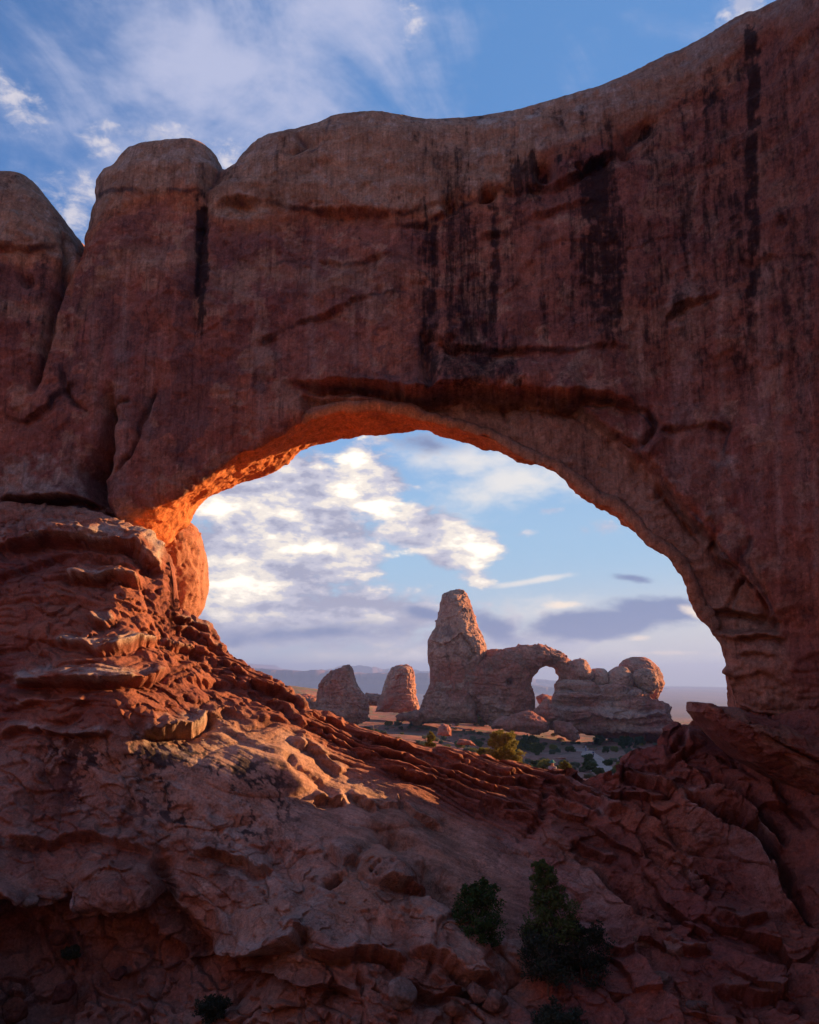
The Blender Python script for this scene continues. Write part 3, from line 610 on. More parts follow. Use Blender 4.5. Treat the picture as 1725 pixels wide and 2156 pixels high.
SL = [  # ledges: line, lip, recess, wl, wr
    ([(0, 1167), (40, 1156), (94, 1139), (169, 1145), (219, 1155), (282, 1163), (313, 1201), (338, 1207)], .75, .9, 36, 26),
    ([(-60, 1225), (0, 1217), (60, 1200), (120, 1180), (200, 1178), (270, 1186)], .1, .55, 14, 14),
    ([(138, 1205), (152, 1222), (188, 1220), (219, 1228), (250, 1223), (272, 1225), (294, 1240)], .7, .5, 22, 16),
    ([(188, 1292), (200, 1317), (225, 1320), (252, 1308)], .4, .45, 20, 12),
    ([(100, 1352), (156, 1364), (203, 1371), (250, 1367), (307, 1352), (340, 1350)], .55, .5, 18, 14),
    ([(12, 1446), (63, 1446), (125, 1439), (182, 1440), (219, 1437), (266, 1438), (313, 1436), (344, 1428), (369, 1410)], .8, .7, 28, 18),
    ([(20, 1492), (88, 1485), (141, 1471), (200, 1480)], .35, .35, 14, 10), ([(354, 1293), (391, 1318), (438, 1340)], .4, .6, 10, 8), ([(360, 1320), (407, 1346), (476, 1382)], .45, .7, 12, 9), ([(329, 1335), (369, 1359), (407, 1373)], .4, .5, 12, 9),
    ([(407, 1373), (438, 1391), (480, 1410), (520, 1432)], .4, .5, 12, 9), ([(300, 1540), (340, 1540), (400, 1535), (425, 1520), (438, 1500)], .8, .8, 30, 16), ([(0, 1545), (80, 1540), (160, 1552), (240, 1545)], .45, .45, 20, 14),
    ([(517, 1440), (566, 1464), (615, 1487), (639, 1505)], .55, .7, 12, 9), ([(643, 1512), (684, 1525), (716, 1539)], .5, .5, 10, 8), ([(528, 1464), (594, 1499), (636, 1534), (664, 1544), (698, 1555), (740, 1580)], .45, .5, 14, 10),
    ([(716, 1543), (768, 1557), (838, 1578), (890, 1595), (942, 1612), (1020, 1637), (1100, 1650), (1160, 1660)], .5, .6, 13, 10), ([(700, 1560), (780, 1590), (860, 1610), (950, 1640), (1040, 1662), (1140, 1680)], .4, .5, 12, 9),
    ([(760, 1600), (850, 1630), (950, 1660), (1040, 1690), (1130, 1705)], .35, .5, 12, 9), ([(900, 1590), (980, 1606), (1060, 1625), (1120, 1632)], .4, .45, 9, 8), ([(1000, 1690), (1060, 1710), (1130, 1722)], .35, .4, 10, 8), ([(611, 1555), (664, 1586), (698, 1614), (712, 1630)], .5, .2, 22, 16),
    ([(657, 1687), (698, 1692), (723, 1690)], .4, .8, 16, 10), ([(730, 1670), (768, 1692), (789, 1712)], .35, .5, 12, 10), ([(770, 1700), (838, 1697), (841, 1670)], .3, .3, 12, 10), ([(820, 1628), (907, 1651), (977, 1686), (1020, 1713)], .35, .4, 16, 11), ([(831, 1684), (872, 1725), (931, 1748)], .3, .3, 14, 10),
    ([(690, 1790), (715, 1808), (730, 1830)], .5, .35, 20, 12), ([(799, 1865), (855, 1873), (897, 1876)], .55, .5, 24, 12), ([(400, 1795), (507, 1809), (542, 1835), (572, 1823)], .5, .6, 26, 18), ([(0, 1760), (90, 1770), (200, 1750), (330, 1790)], .35, .35, 26, 18),
    ([(140, 1880), (175, 1922), (270, 1920), (300, 1902), (345, 1905)], .9, 1.0, 36, 26), ([(-60, 1880), (0, 1892), (50, 1912), (140, 1915)], .6, .9, 28, 22), ([(430, 2004), (500, 2012), (560, 2006), (625, 1988), (655, 1955)], .7, .8, 30, 18), ([(640, 1996), (700, 2015), (800, 2015), (850, 2036)], .7, .9, 26, 16), ([(440, 2045), (560, 2050), (640, 2075), (760, 2085)], .4, .6, 24, 16), ([(860, 2000), (940, 2040), (980, 2070), (1050, 2060)], .6, .5, 26, 14), ([(840, 2060), (930, 2090), (1010, 2080)], .5, .5, 20, 12),
    ([(1303, 1636), (1337, 1644), (1371, 1656), (1401, 1674), (1430, 1682)], 1.0, .9, 16, 13), ([(1318, 1612), (1370, 1622), (1420, 1640), (1490, 1650)], .3, .3, 9, 8), ([(1410, 1590), (1440, 1588), (1460, 1580)], .4, .4, 20, 9),
    ([(1160, 1660), (1200, 1668), (1262, 1690), (1276, 1712), (1330, 1722)], .7, .5, 20, 12), ([(1170, 1690), (1220, 1705), (1260, 1725)], .45, .4, 12, 9), ([(1200, 1770), (1250, 1790), (1300, 1805)], .4, .5, 16, 12), ([(1160, 1650), (1210, 1655), (1250, 1680)], .3, .3, 10, 8), ([(1420, 1800), (1450, 1825), (1490, 1870)], .6, .6, 22, 14), ([(1400, 1990), (1440, 2010), (1500, 2012)], .6, .5, 20, 12), ([(1250, 1990), (1300, 2010), (1350, 2008)], .4, .4, 16, 12), ([(1500, 1930), (1570, 1950), (1620, 1945)], .5, .5, 24, 14), ([(1500, 2080), (1590, 2100), (1680, 2095)], .5, .5, 24, 14)]
SL += [([(1655, 1790), (1606, 1745), (1580, 1716), (1533, 1682), (1480, 1655)], 1.0, 1.1, 26, 14), ([(1712, 1940), (1680, 1912), (1650, 1890), (1641, 1858), (1616, 1820), (1598, 1793), (1570, 1769), (1540, 1748), (1493, 1740), (1470, 1722), (1440, 1690)], 1.3, 1.4, 34, 18),
       ([(1345, 1935), (1310, 1885), (1270, 1850), (1210, 1800)], .4, .5, 20, 16), ([(1450, 1545), (1432, 1580), (1412, 1600)], .5, .5, 14, 9), ([(1500, 1880), (1470, 1850), (1425, 1812)], .6, .6, 24, 14), ([(1760, 1700), (1700, 1660), (1620, 1610), (1560, 1560)], .7, .8, 30, 14)]
SG = [([(604, 1590), (618, 1617), (657, 1645), (693, 1675), (698, 1692)], .45, 9), ([(803, 1760), (855, 1805), (900, 1850), (950, 1892), (990, 1925)], 1.4, 24), ([(780, 1781), (754, 1802), (740, 1832)], .45, 7), ([(684, 1866), (726, 1844)], 1.1, 8), ([(345, 1790), (345, 1850), (345, 1920), (410, 1990), (430, 2012)], 1.3, 20), ([(900, 2060), (930, 1960), (960, 1930)], .3, 6), ([(560, 2000), (590, 1930), (640, 1900)], .35, 14),
      ([(1500, 1645), (1535, 1662), (1582, 1700), (1606, 1728), (1640, 1760)], 1.0, 14), ([(1460, 1690), (1486, 1708), (1505, 1724), (1545, 1730), (1585, 1752), (1612, 1782), (1632, 1812), (1655, 1850), (1668, 1885)], 1.5, 15), ([(1147, 1665), (1145, 1701), (1142, 1723), (1117, 1751)], .8, 10), ([(1215, 1797), (1276, 1846), (1322, 1885), (1355, 1925)], .4, 12), ([(1180, 1850), (1200, 1900), (1225, 1925), (1300, 1940)], .35, 7), ([(1330, 1750), (1300, 1780), (1250, 1770)], .25, 10), ([(1395, 1730), (1440, 1790), (1500, 1800)], .5, 9), ([(1430, 1560), (1440, 1600), (1400, 1630)], .6, 8), ([(1530, 1545), (1560, 1600), (1600, 1650)], .5, 9), ([(1620, 1600), (1640, 1680), (1700, 1740)], .6, 10), ([(430, 1700), (500, 1740), (560, 1745)], .3, 16), ([(230, 1600), (300, 1640), (350, 1700)], .25, 20), ([(100, 1620), (60, 1700)], .25, 20), ([(560, 1800), (620, 1850), (640, 1900)], .45, 20)]
def tps(pts, vals, x, y, sc=400.):
    n = len(pts); P = np.array(pts)/sc
    def U(r2): return np.where(r2 > 0, r2*np.log(np.maximum(r2, 1e-12)), 0)
    K = U(((P[:, None]-P[None])**2).sum(-1))+np.eye(n)*.02; A = np.zeros((n+3, n+3)); A[:n, :n] = K
    A[:n, n] = 1; A[:n, n+1:] = P; A[n, :n] = 1; A[n+1:, :n] = P.T
    w = np.linalg.solve(A, np.r_[vals, 0, 0, 0]); out = np.empty(len(x))
    for s in range(0, len(x), 40000):
        q = np.stack([x[s:s+40000], y[s:s+40000]], -1)/sc
        out[s:s+40000] = U(((q[:, None]-P[None])**2).sum(-1))@w[:n]+w[n]+q@w[n+1:]
    return out
def slope_dist(x, y):
    return np.clip(tps([(c[0], c[1]) for c in CTRL], np.log([46*(c[2]/46)**.62 for c in CTRL]), x, y), math.log(14), math.log(50))
def slope():
    xs = np.r_[np.arange(-900, -60, 12), np.arange(-60, 1790, 1.9), np.arange(1790, 2700, 12)]
    nv = 620; ry = np.interp(xs, [p[0] for p in RIDGE], [p[1] for p in RIDGE])
    v = np.r_[np.linspace(0, 1, nv), np.linspace(1, 1.6, 40)[1:]]
    bottom = 2175.
    X, Vv = np.meshgrid(xs, v, indexing='ij'); fx = np.arange(-1000., 2801, 5); fr = np.interp(fx, [p[0] for p in RIDGE], [p[1] for p in RIDGE]); ker = np.hanning(37); fr = np.convolve(np.pad(fr, 18, 'edge'), ker/ker.sum(), 'valid'); sm = np.interp(xs, fx, fr)
    Y = sm[:, None]+(bottom-sm[:, None])*Vv+(ry-sm)[:, None]*np.exp(-Vv/.09)
    x = X.ravel(); y = Y.ravel()
    # distance map smoothed on a coarse lattice, then interpolated
    cx = np.arange(-900, 2712, 12.); cy = np.arange(900, 3000, 12.)
    gx, gy = np.meshgrid(cx, cy, indexing='ij'); g = slope_dist(gx.ravel(), gy.ravel()).reshape(gx.shape)
    u = np.clip((x-cx[0])/12, 0, len(cx)-1.001); w = np.clip((y-cy[0])/12, 0, len(cy)-1.001); i = u.astype(int); j = w.astype(int); a = u-i; b = w-j
    d = np.exp((g[i, j]*(1-a)+g[i+1, j]*a)*(1-b)+(g[i, j+1]*(1-a)+g[i+1, j+1]*a)*b)
    P = at(x, y, d)
    nu = len(xs); P = P.reshape(nu, len(v), 3)
    # behind the crest the rock falls away to the desert
    kb = np.r_[np.linspace(.12, 3, 24), np.linspace(3.5, 18, 24)]
    top = P[:, 0]; back = top[:, None, :]+np.stack([top[:, None, 0]/top[:, None, 1]*kb[None, :]*.6, kb[None, :]+0*top[:, None, 0], -(kb[None, :]**1.25)*(.55-.50*sst(1330, 1500, xs)[:, None])+0*top[:, None, 0]], -1)
    P = np.concatenate([back[:, ::-1], P], 1); nb = len(kb); n2 = P.shape[1]
    xx = np.repeat(xs[:, None], n2, 1).ravel(); yy = np.concatenate([np.repeat(Y[:, :1], nb, 1), Y], 1).ravel()
    V = P.reshape(-1, 3)
    me = gridmesh('slope', V, nu, n2)
    N = nrm(me)
    if N[:, 1].mean() > 0: N = -N
    front = np.ones(V.shape[0])
    # region masks, by where on the slope
    mound = soft(xx, yy, [(-900, 1000), (350, 1100), (480, 1380), (620, 1490), (560, 1560), (430, 1560), (200, 1560), (-900, 1650)], 50)
    beds = soft(xx, yy, [(430, 1350), (1200, 1600), (1180, 1690), (1120, 1760), (900, 1700), (700, 1600), (560, 1500), (430, 1400)], 25)
    slab = soft(xx, yy, [(440, 1500), (600, 1560), (760, 1640), (1000, 1740), (1180, 1900), (1170, 2010), (1050, 1960), (900, 1850), (700, 1780), (420, 1700), (300, 1560)], 40)
    blocks = soft(xx, yy, [(1150, 1640), (1310, 1590), (1420, 1500), (1800, 1450), (2700, 1400), (2700, 2900), (1200, 2900), (1150, 2050), (1330, 1950), (1250, 1820), (1130, 1740)], 30)
    lowl = soft(xx, yy, [(-900, 1900), (0, 1905), (340, 1915), (430, 2020), (800, 2050), (1200, 2060), (1200, 2900), (-900, 2900)], 30)
    rest = np.clip(1-mound-beds-slab-blocks, 0, 1)
    D = .6*fbm(V, 7, 3, off=1)*(1-.6*slab)+.20*fbm(V, 1.8, 4, off=2)*(1-.4*slab-.7*beds)
    SK = np.stack([V[:, 0]*.8-V[:, 2]*.5, V[:, 1], V[:, 2]+V[:, 0]*.55], -1)      # joints follow the beds, which dip to the right
    f1, f2, idv, tl1 = worley(SK+.35*np.stack([fbm(V, 2, 2, off=31), fbm(V, 2, 2, off=32), fbm(V, 2, 2, off=33)], -1), 2.1, st=(.8, .7, 1.5))
    g1, g2, idw, tl2 = worley(SK+.25*np.stack([fbm(V, 1, 2, off=34), fbm(V, 1, 2, off=35), fbm(V, 1, 2, off=36)], -1), .75, off=9, st=(.9, .8, 1.4))
    gt0 = sst(-.1, .35, fbm(V, 3, 3, off=38))
    # bedded mound
    wz = V[:, 2]+.06*V[:, 0]+.9*fbm(V, 6, 4, .55, off=5)
    def beds_f(s, lam, sh=.5):
        q = (s/lam) % 1.0; return sst(0, .25, q)*sst(1.0, .72, q)-sh
    lam_n = fbm(V, 4, 2, off=8)
    mb = sst(-.15, .3, fbm(V, 3, 3, off=14)); D += mound*(.42*beds_f(wz, 1.25)*np.clip(.6+1.6*lam_n, .0, 1.4)+.16*mb*beds_f(wz+.3*fbm(V, 1.5, 2, off=6), .41)+.11*ridged(V, 1.3, 4, off=12)+(1-mb)*(.5*tl1*.5+.22*tl2-.12*np.exp(-((f2-f1)/.08))))
    ws = V[:, 2]+.36*V[:, 0]+.10*V[:, 1]+.30*fbm(V, 8, 3, off=15); BS = np.stack([V[:, 0]*.22, V[:, 1]*.5, ws*1.1], -1); MS = np.stack([V[:, 0]*.4, V[:, 1]*.6, wz], -1); bn = fbm(BS, 1.6, 3, off=44)
    D += mound*(.16*fbm(MS, 1.0, 4, .55, off=46)+.14*ridged(MS, .7, 3, off=48))
    D += beds*(.46*beds_f(ws+.10*bn, .66)*np.clip(.7+1.3*bn, .1, 1.5)+.24*beds_f(ws+.10*bn, .25)*np.clip(.8+fbm(BS, .8, 2, off=45), .1, 1.4)+.22*fbm(BS, .7, 4, .6, off=49)+.12*fbm(V, .9, 3, off=12))
    ws2 = V[:, 2]+.42*V[:, 0]+.16*V[:, 1]+.5*fbm(V, 8, 3, off=18)
    D += slab*(.16*beds_f(ws2, 1.3)*np.clip(.6+1.5*lam_n, 0, 1.2)+.02*beds_f(ws2, .25)+.10*fbm(V, 1.2, 4, off=19))
    near = rest+.7*lowl
    D += rest*(1-slab)*(.17*tl1+.12*tl2+.10*(idw-.5)-.10*np.exp(-((f2-f1)/.05))*gt0)
    D += near*(.24*fbm(V, 2.6, 4, .45, off=22)-.18*np.abs(fbm(V, 1.8, 4, .45, off=25))+.06*ridged(V, .6, 3, off=28)+.22*sst(.1, .3, fbm(V, 1.6, 3, .5, off=24, st=(1, 1, 1.6))))
    gt = sst(-.1, .35, fbm(V, 3, 3, off=38)); blk = (idv-.5)*.75+tl1*.9-.14*np.exp(-((f2-f1)/.05))*(.2+gt)+((idw-.5)*.26+tl2*.30-.04*np.exp(-((g2-g1)/.08)))*(.25+.8*gt)
    D += np.clip(blocks+.55*lowl, 0, 1.1)*blk*.95+blocks*.18*ridged(V, .8, 3, off=39)
    D += .25*np.clip(near-lowl, 0, 1)*((idv-.5)*.4-.25*np.exp(-((f2-f1)/.07)))
    # holes in the crumbly lit rock
    hol = soft(xx, yy, [(280, 1190), (350, 1230), (450, 1350), (600, 1440), (520, 1500), (400, 1500), (330, 1400), (240, 1260)], 25)
    D += -hol*.32*sst(.32, .18, worley(V, .85, off=3)[0])
    rel = np.zeros(len(V))
    for k_, (L, lp, rc, wl, wr) in enumerate(SL): rel += relief(xx, yy, L, lp, rc, wl, wr)*(1.35 if k_ < 13 else 1.25)
    D += rel
    gro = np.zeros(len(V))
    for L, dp, w in SG: gro += groove(xx, yy, L, dp, w)
    D += gro
    D -= lowl*.6
    # boulder-like swell and its neighbours
    for bx, by, rx, ry_, hh in [(825, 1825, 75, 50, .9), (735, 1795, 45, 26, .5), (240, 1860, 110, 60, .6), (620, 1960, 160, 70, .5), (950, 1980, 90, 70, .5), (560, 1620, 140, 60, .5), (820, 1720, 120, 26, .3), (1440, 1560, 50, 26, .5)]:
        D += hh*np.clip(1-((xx-bx)/rx)**2-((yy-by)/ry_)**2, 0, 1)**.6
    # pits in the smooth boulder
    for bx, by, r_ in [(788, 1838, 4), (795, 1834, 3), (783, 1843, 4), (817, 1838, 5), (780, 1845, 3), (661, 1875, 6), (552, 1875, 5), (790, 1855, 3), (272, 1698, 9)]:
        D -= .35*np.exp(-((xx-bx)**2+(yy-by)**2)/r_**2)
    fade = np.concatenate([np.repeat(np.linspace(.3, 1, nb)[None], nu, 0), np.ones((nu, len(v)))], 1).ravel()
    # the wall's foot: keep the displacement small where the slope meets the wall
    U = -V/np.linalg.norm(V, axis=1)[:, None]; DN = N*.5+U*.75*np.array([.4, 1, .6]); DN /= np.linalg.norm(DN, axis=1)[:, None]      # ledges jut out of the slope, not straight up
    V = V+DN*(D*fade)[:, None]
    setco(me, V)
    c1 = fbm(V, 4, 4, off=41); c2 = fbm(V, 1.2, 4, off=42); c3 = fbm(V, .35, 3, .6, off=43)
    col = lerp(np.tile(RED, (len(V), 1)), DRED, np.clip(.4+.7*c1+.3*c2, 0, 1))
    tanm = np.clip(slab*.85+rest*.8+.25*lowl, 0, 1); col = lerp(col, lerp(np.tile((TAN*.6+PALE*.5), (len(V), 1)), TAN*.85, np.clip(.45+c1+.5*c2, 0, 1)), tanm*np.clip(.95+.5*c1, 0, 1))
    col = lerp(col, PALE*.85, np.clip(sst(.10, .5, rel)*.9*(mound+rest+.4*blocks)*np.clip(.7+1.3*c2, 0, 1), 0, 1))
    col = lerp(col, PALE*.7, np.clip(.10*slab+.6*rest*sst(.0, .5, c2+.5*c3), 0, 1))
    ln = np.sin(ws2*11+1.5*c1)+.7*np.sin(ws2*29+2*c2); col = lerp(col, col*.62, .55*np.clip(slab+beds, 0, 1)*sst(.3, 1.2, ln+c2)); col = lerp(col, col*np.array([1.25, 1.22, 1.2]), .6*slab*sst(-.5, -1.3, ln)); col = lerp(col, DRED, .4*lowl); col = lerp(col, RED*.8, .6*(rest)*sst(.2, .5, fbm(V, 2.5, 4, off=47)))  # low recess also darkened, its shade put into the albedo
    col = lerp(col, PURP*1.1, .55*slab*sst(1000, 1150, xx)); col = lerp(col, (RED+PURP)*.5, .5*beds)
    # gravelly grey gully floor
    gul = soft(xx+20*c2, yy+20*c1, [(1060, 1730), (1130, 1760), (1240, 1850), (1340, 1930), (1420, 2060), (1450, 2170), (1050, 2170), (1180, 2000), (1150, 1850)], 30); col = lerp(col, PURP*1.25, .6*gul)
    # black lichen crust
    lz = soft(xx, yy, [(60, 1560), (430, 1540), (600, 1620), (640, 1720), (500, 1790), (330, 1740), (120, 1700)], 40)+.5*soft(xx, yy, [(400, 1770), (640, 1760), (600, 1860), (450, 1850)], 30)
    lf = ridged(V, .5, 4, .6, off=52)+.9*fbm(V, 2.2, 3, off=55); col = lerp(col, np.array([.035, .030, .032]), np.clip(lz*.9*sst(.28, .46, lf), 0, 1))
    lp_ = fbm(V, .45, 4, .65, off=58)+.5*fbm(V, 2, 2, off=59); col = lerp(col, PALE*.85, np.clip((lz*.6+.25*rest)*sst(.30, .45, lp_), 0, 1))
    dk = soft(xx, yy, [(-900, 1560), (60, 1560), (330, 1700), (370, 1900), (430, 2020), (200, 2300), (-900, 2900)], 60); col = lerp(col, DRED*.9, .45*dk)  # lower left corner painted darker in place of shade
    wr_ = soft(xx, yy, [(1480, 1560), (1900, 1500), (2700, 1500), (2700, 2900), (1350, 2900), (1500, 1900)], 80); col = lerp(col, DRED, .45*wr_)  # right-hand slope darkened by colour, standing in for shade
    # white edges on the crest lines of the right-hand mass
    for L in ([(1500, 1652), (1523, 1669), (1569, 1703), (1593, 1730), (1620, 1757)], [(1440, 1686), (1453, 1706), (1474, 1718), (1493, 1733), (1538, 1742), (1566, 1763), (1593, 1788), (1611, 1815), (1636, 1852)], [(1395, 1655), (1440, 1672), (1470, 1668)], [(1425, 1812), (1455, 1835)], [(1255, 1690), (1276, 1712)]):
        d_, s_, p_ = segdist(xx, yy, L); col = lerp(col, PALE*.8, .75*np.exp(-(d_/5)**2)*np.clip(.6+1.5*c3, 0, 1))
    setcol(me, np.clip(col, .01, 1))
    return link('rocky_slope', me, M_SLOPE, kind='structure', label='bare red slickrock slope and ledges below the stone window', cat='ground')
slope_o = slope()

# ------------------------------------------------------------------ rocks from traced outlines, inflated to their real depth
def blob_rock(name, pts, Y, thick, h, Rr, mat, seed=0, disp=1.0, holes=(), lines=(), grooves=(), colf=None, parent=None, label=None, cat=None, group=None, beds=0.0, lam=2.5, sub=1, pw=.5):
    """outline in T px at distance Y; half thickness grows from the rim like a rounded boulder"""
    pts = np.array(pts, float)
    x0, y0 = pts.min(0)-14; x1, y1 = pts.max(0)+14; stp = max((x1-x0), (y1-y0))/420.
    s2 = SDF2(pts, x0, x1, y0, y1, stp); hs = [SDF2(p, x0, x1, y0, y1, stp) for p in holes]
    A = at(np.array([x0, x1, x0, x1]), np.array([y0, y0, y1, y1]), Y)
    xs = np.arange(A[:, 0].min()-h, A[:, 0].max()+2*h, h); zs = np.arange(A[:, 2].min()-h, A[:, 2].max()+2*h, h)
    Xg, Zg = np.meshgrid(xs, zs, indexing='ij'); Pg = np.stack([Xg, 0*Xg+Y, Zg], -1); px, py = proj(Pg); k = Y/F
    d = s2(px, py)*k
    d = d+.5*h
    for q in hs: d = np.minimum(d, -q(px, py)*k)
    q = np.clip(d/Rr, 0, 1); half = thick/2*(1-(1-q)**2)**pw
    half = np.where(d > 0, half, -1)
    ys = np.arange(Y-thick/2-2*h, Y+thick/2+3*h, h)
    rim = np.minimum(d, 1.0*h*3)
    Fv = (np.abs(ys[None, :, None]-Y)-half[:, None, :]); Fv = np.maximum(Fv, -d[:, None, :]).astype(np.float32)
    V, Q = surface_nets(Fv, (xs[0], ys[0], zs[0]), h)
    me = mesh_from(name, V, Q)
    me = subdiv(me, sub)
    V = co(me); N = nrm(me); px, py = proj(V)
    sc = Y/46.
    D = disp*(.5*fbm(V, thick*.6, 3, off=seed)+.22*fbm(V, thick*.2, 4, off=seed+3)-.25*np.abs(fbm(V, thick*.28, 4, off=seed+5))+.12*ridged(V, thick*.11, 3, off=seed+8)-.16*np.abs(fbm(V, thick*.12, 4, .6, off=seed+9)))
    w1 = worley(V, thick*.22, off=seed, st=(1, 1, 1.3)); w2 = worley(V, thick*.09, off=seed+4, st=(1, 1, 1.4)); D += disp*(.45*w1[3]+.22*w2[3]+.12*(w2[2]-.5)-.10*np.exp(-((w1[1]-w1[0])/.06)))*(.5 if thick < 10 else 1)
    if beds:
        s = V[:, 2]+.08*V[:, 0]+lam*.35*fbm(V, thick*.7, 3, off=seed+11)
        q = (s/lam) % 1.0; D += beds*((sst(0, .25, q)*sst(1, .7, q)-.5)+.4*(sst(0, .25, (s/lam*2.7) % 1)-.5))*np.clip(.8+fbm(V, thick*.5, 2, off=seed+13), .2, 1.5)
    r = np.zeros(len(V))
    for L, lp, rc, wl, wr in lines: r += relief_s(px, py, L, lp, rc, wl, wr)
    for L, dp, w in grooves: r += groove_s(px, py, L, dp, w)
    fr = sst(0, .4, -N[:, 1]); D += r*fr
    edge = .14+.86*fr
    V = V+N*(D*edge)[:, None]; setco(me, V)
    col = colf(V, px, py, N, r) if colf else lerp(np.tile(RED, (len(V), 1)), TAN, np.clip(.4+fbm(V, thick*.4, 4, off=seed+20), 0, 1))
    setcol(me, np.clip(col, .01, 1))
    return link(name, me, mat, parent=parent, label=label, cat=cat, group=group)
def relief_s(px, py, L, lp, rc, wl, wr):
    L = np.array(L, float); d, s, p = segdist(px+1.2*np.sin(py*.5), py+1.0*np.sin(px*.37), L); up = s < 0
    e = np.clip(p/.1, 0, 1)*np.clip((1-p)/.1, 0, 1)
    return np.where(up, lp*np.exp(-(d/wl)**1.5), -rc*np.exp(-(d/wr)**1.3))*e
def groove_s(px, py, L, dp, w):
    d, s, p = segdist(px+1.0*np.sin(py*.5), py, L); return -dp*np.exp(-(d/w)**2)
A7 = lambda l: [(600+x*.278, 1200+y*.278) for x, y in l]
A8 = lambda l: [(1080+x*.278, 1290+y*.278) for x, y in l]
FRED = np.array([.35, .112, .072]); FTAN = np.array([.45, .245, .17])
def far_col(V, px, py, N, r, seed=0, tan=.5, dk=.5):
    a = fbm(V, 14, 4, off=70+seed); b = fbm(V, 4, 4, .6, off=73+seed); c = fbm(V, 1.5, 3, off=75+seed)
    col = lerp(np.tile(FRED, (len(V), 1)), FTAN, np.clip(tan+.8*a+.4*b, 0, 1)); col = lerp(col, FRED*.5, dk*sst(.15, .4, b))
    return lerp(col, PALE*.6, .25*sst(.2, .6, c))
def empty(name, loc, label, cat, group=None):
    o = bpy.data.objects.new(name, None); C.objects.link(o); o.location = loc; o['label'] = label; o['category'] = cat
    if group: o['group'] = group
    bpy.context.view_layer.update(); return o
def adopt(root, obs):
    for o in obs:
        o.parent = root; o.matrix_parent_inverse = Matrix.Translation(root.location).inverted()

# leaning pillar just behind the left foot of the window
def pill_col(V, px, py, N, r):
    a = fbm(V, 3, 4, off=81); col = lerp(np.tile(np.array([.40, .12, .06]), (len(V), 1)), TAN*.8, sst(.1, .6, N[:, 0])*.55)  # right-facing side paler, its sunlit rim put into the colour
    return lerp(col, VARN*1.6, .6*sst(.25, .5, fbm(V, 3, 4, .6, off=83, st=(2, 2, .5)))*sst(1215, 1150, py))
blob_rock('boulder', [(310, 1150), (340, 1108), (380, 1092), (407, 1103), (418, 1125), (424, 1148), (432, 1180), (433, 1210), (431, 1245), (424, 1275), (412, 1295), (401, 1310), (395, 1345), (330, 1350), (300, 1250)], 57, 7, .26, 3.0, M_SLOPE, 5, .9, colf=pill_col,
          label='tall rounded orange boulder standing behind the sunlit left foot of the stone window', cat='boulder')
# spiked block under the right foot
def blk_col(V, px, py, N, r):
    a = fbm(V, 2.5, 4, off=91); return lerp(lerp(np.tile(RED*.85, (len(V), 1)), DRED, np.clip(.5+a, 0, 1)), TAN*.7, .5*sst(.1, .5, fbm(V, 1.2, 4, off=93)))
blob_rock('rock_ledge', [(1463, 1482), (1470, 1477), (1482, 1480), (1500, 1486), (1525, 1484), (1560, 1498), (1600, 1510), (1640, 1528), (1725, 1562), (1900, 1625), (2050, 1700), (2050, 1800), (1800, 1730), (1650, 1650), (1560, 1600), (1520, 1562), (1505, 1545), (1492, 1532), (1484, 1520), (1474, 1512), (1470, 1500), (1459, 1496), (1467, 1490)], 39.5, 7, .2, 1.3, M_SLOPE, 9, .55, colf=blk_col, beds=.2, lam=.7, sub=2,
          lines=[([(1560, 1520), (1640, 1560), (1725, 1600), (1800, 1640)], .3, .4, 14, 9), ([(1500, 1510), (1560, 1545), (1640, 1600)], .3, .3, 12, 9)],
          label='jagged dark red ledge jutting left under the right foot of the stone window', cat='rock ledge')

# Turret rock with its own small arch
YT = 300.
root = empty('rock_arch', tuple(at(1080, 1530, YT)), 'distant red sandstone tower joined to a small arch and a row of rounded knobs', 'rock arch')
tower = A7([(1010, 1160), (1040, 1010), (1060, 960), (1105, 860), (1098, 760), (1083, 620), (1088, 540), (1100, 500), (1140, 440), (1165, 350), (1172, 290), (1185, 230), (1192, 195), (1215, 175), (1250, 163), (1290, 158), (1350, 160), (1368, 180), (1380, 210), (1400, 260), (1418, 310), (1437, 350), (1445, 390), (1460, 430), (1480, 480), (1505, 530), (1530, 590), (1530, 640), (1480, 760), (1450, 1160)])
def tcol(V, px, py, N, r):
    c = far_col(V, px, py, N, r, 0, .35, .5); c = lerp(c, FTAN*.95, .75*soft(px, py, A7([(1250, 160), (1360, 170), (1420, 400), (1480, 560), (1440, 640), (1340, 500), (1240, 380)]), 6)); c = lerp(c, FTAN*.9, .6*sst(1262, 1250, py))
    c = lerp(c, VARN*2.2, .6*soft(px, py, A7([(1170, 430), (1230, 410), (1290, 480), (1260, 520), (1190, 490)]), 4)); return lerp(c, VARN*2.4, .55*soft(px, py, A7([(1330, 280), (1400, 290), (1420, 380), (1390, 380)]), 4))
P_ = []
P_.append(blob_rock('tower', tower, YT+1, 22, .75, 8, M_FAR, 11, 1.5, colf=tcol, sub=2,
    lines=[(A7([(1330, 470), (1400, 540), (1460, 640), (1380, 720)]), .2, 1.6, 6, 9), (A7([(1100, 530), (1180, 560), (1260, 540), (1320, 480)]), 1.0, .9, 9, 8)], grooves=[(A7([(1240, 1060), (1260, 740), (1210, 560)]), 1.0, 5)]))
span = A7([(985, 1165), (1005, 1100), (1030, 1040), (1060, 960), (1105, 860), (1150, 800), (1250, 760), (1360, 720), (1420, 680), (1480, 660), (1530, 615), (1575, 602), (1625, 606), (1680, 596), (1725, 592)])+A8([(30, 258), (100, 250), (160, 247), (200, 250), (250, 258), (290, 270), (330, 296), (400, 340), (440, 370), (500, 380), (560, 420), (600, 470), (610, 560), (560, 700), (500, 900), (200, 880), (-150, 870), (-340, 700)])
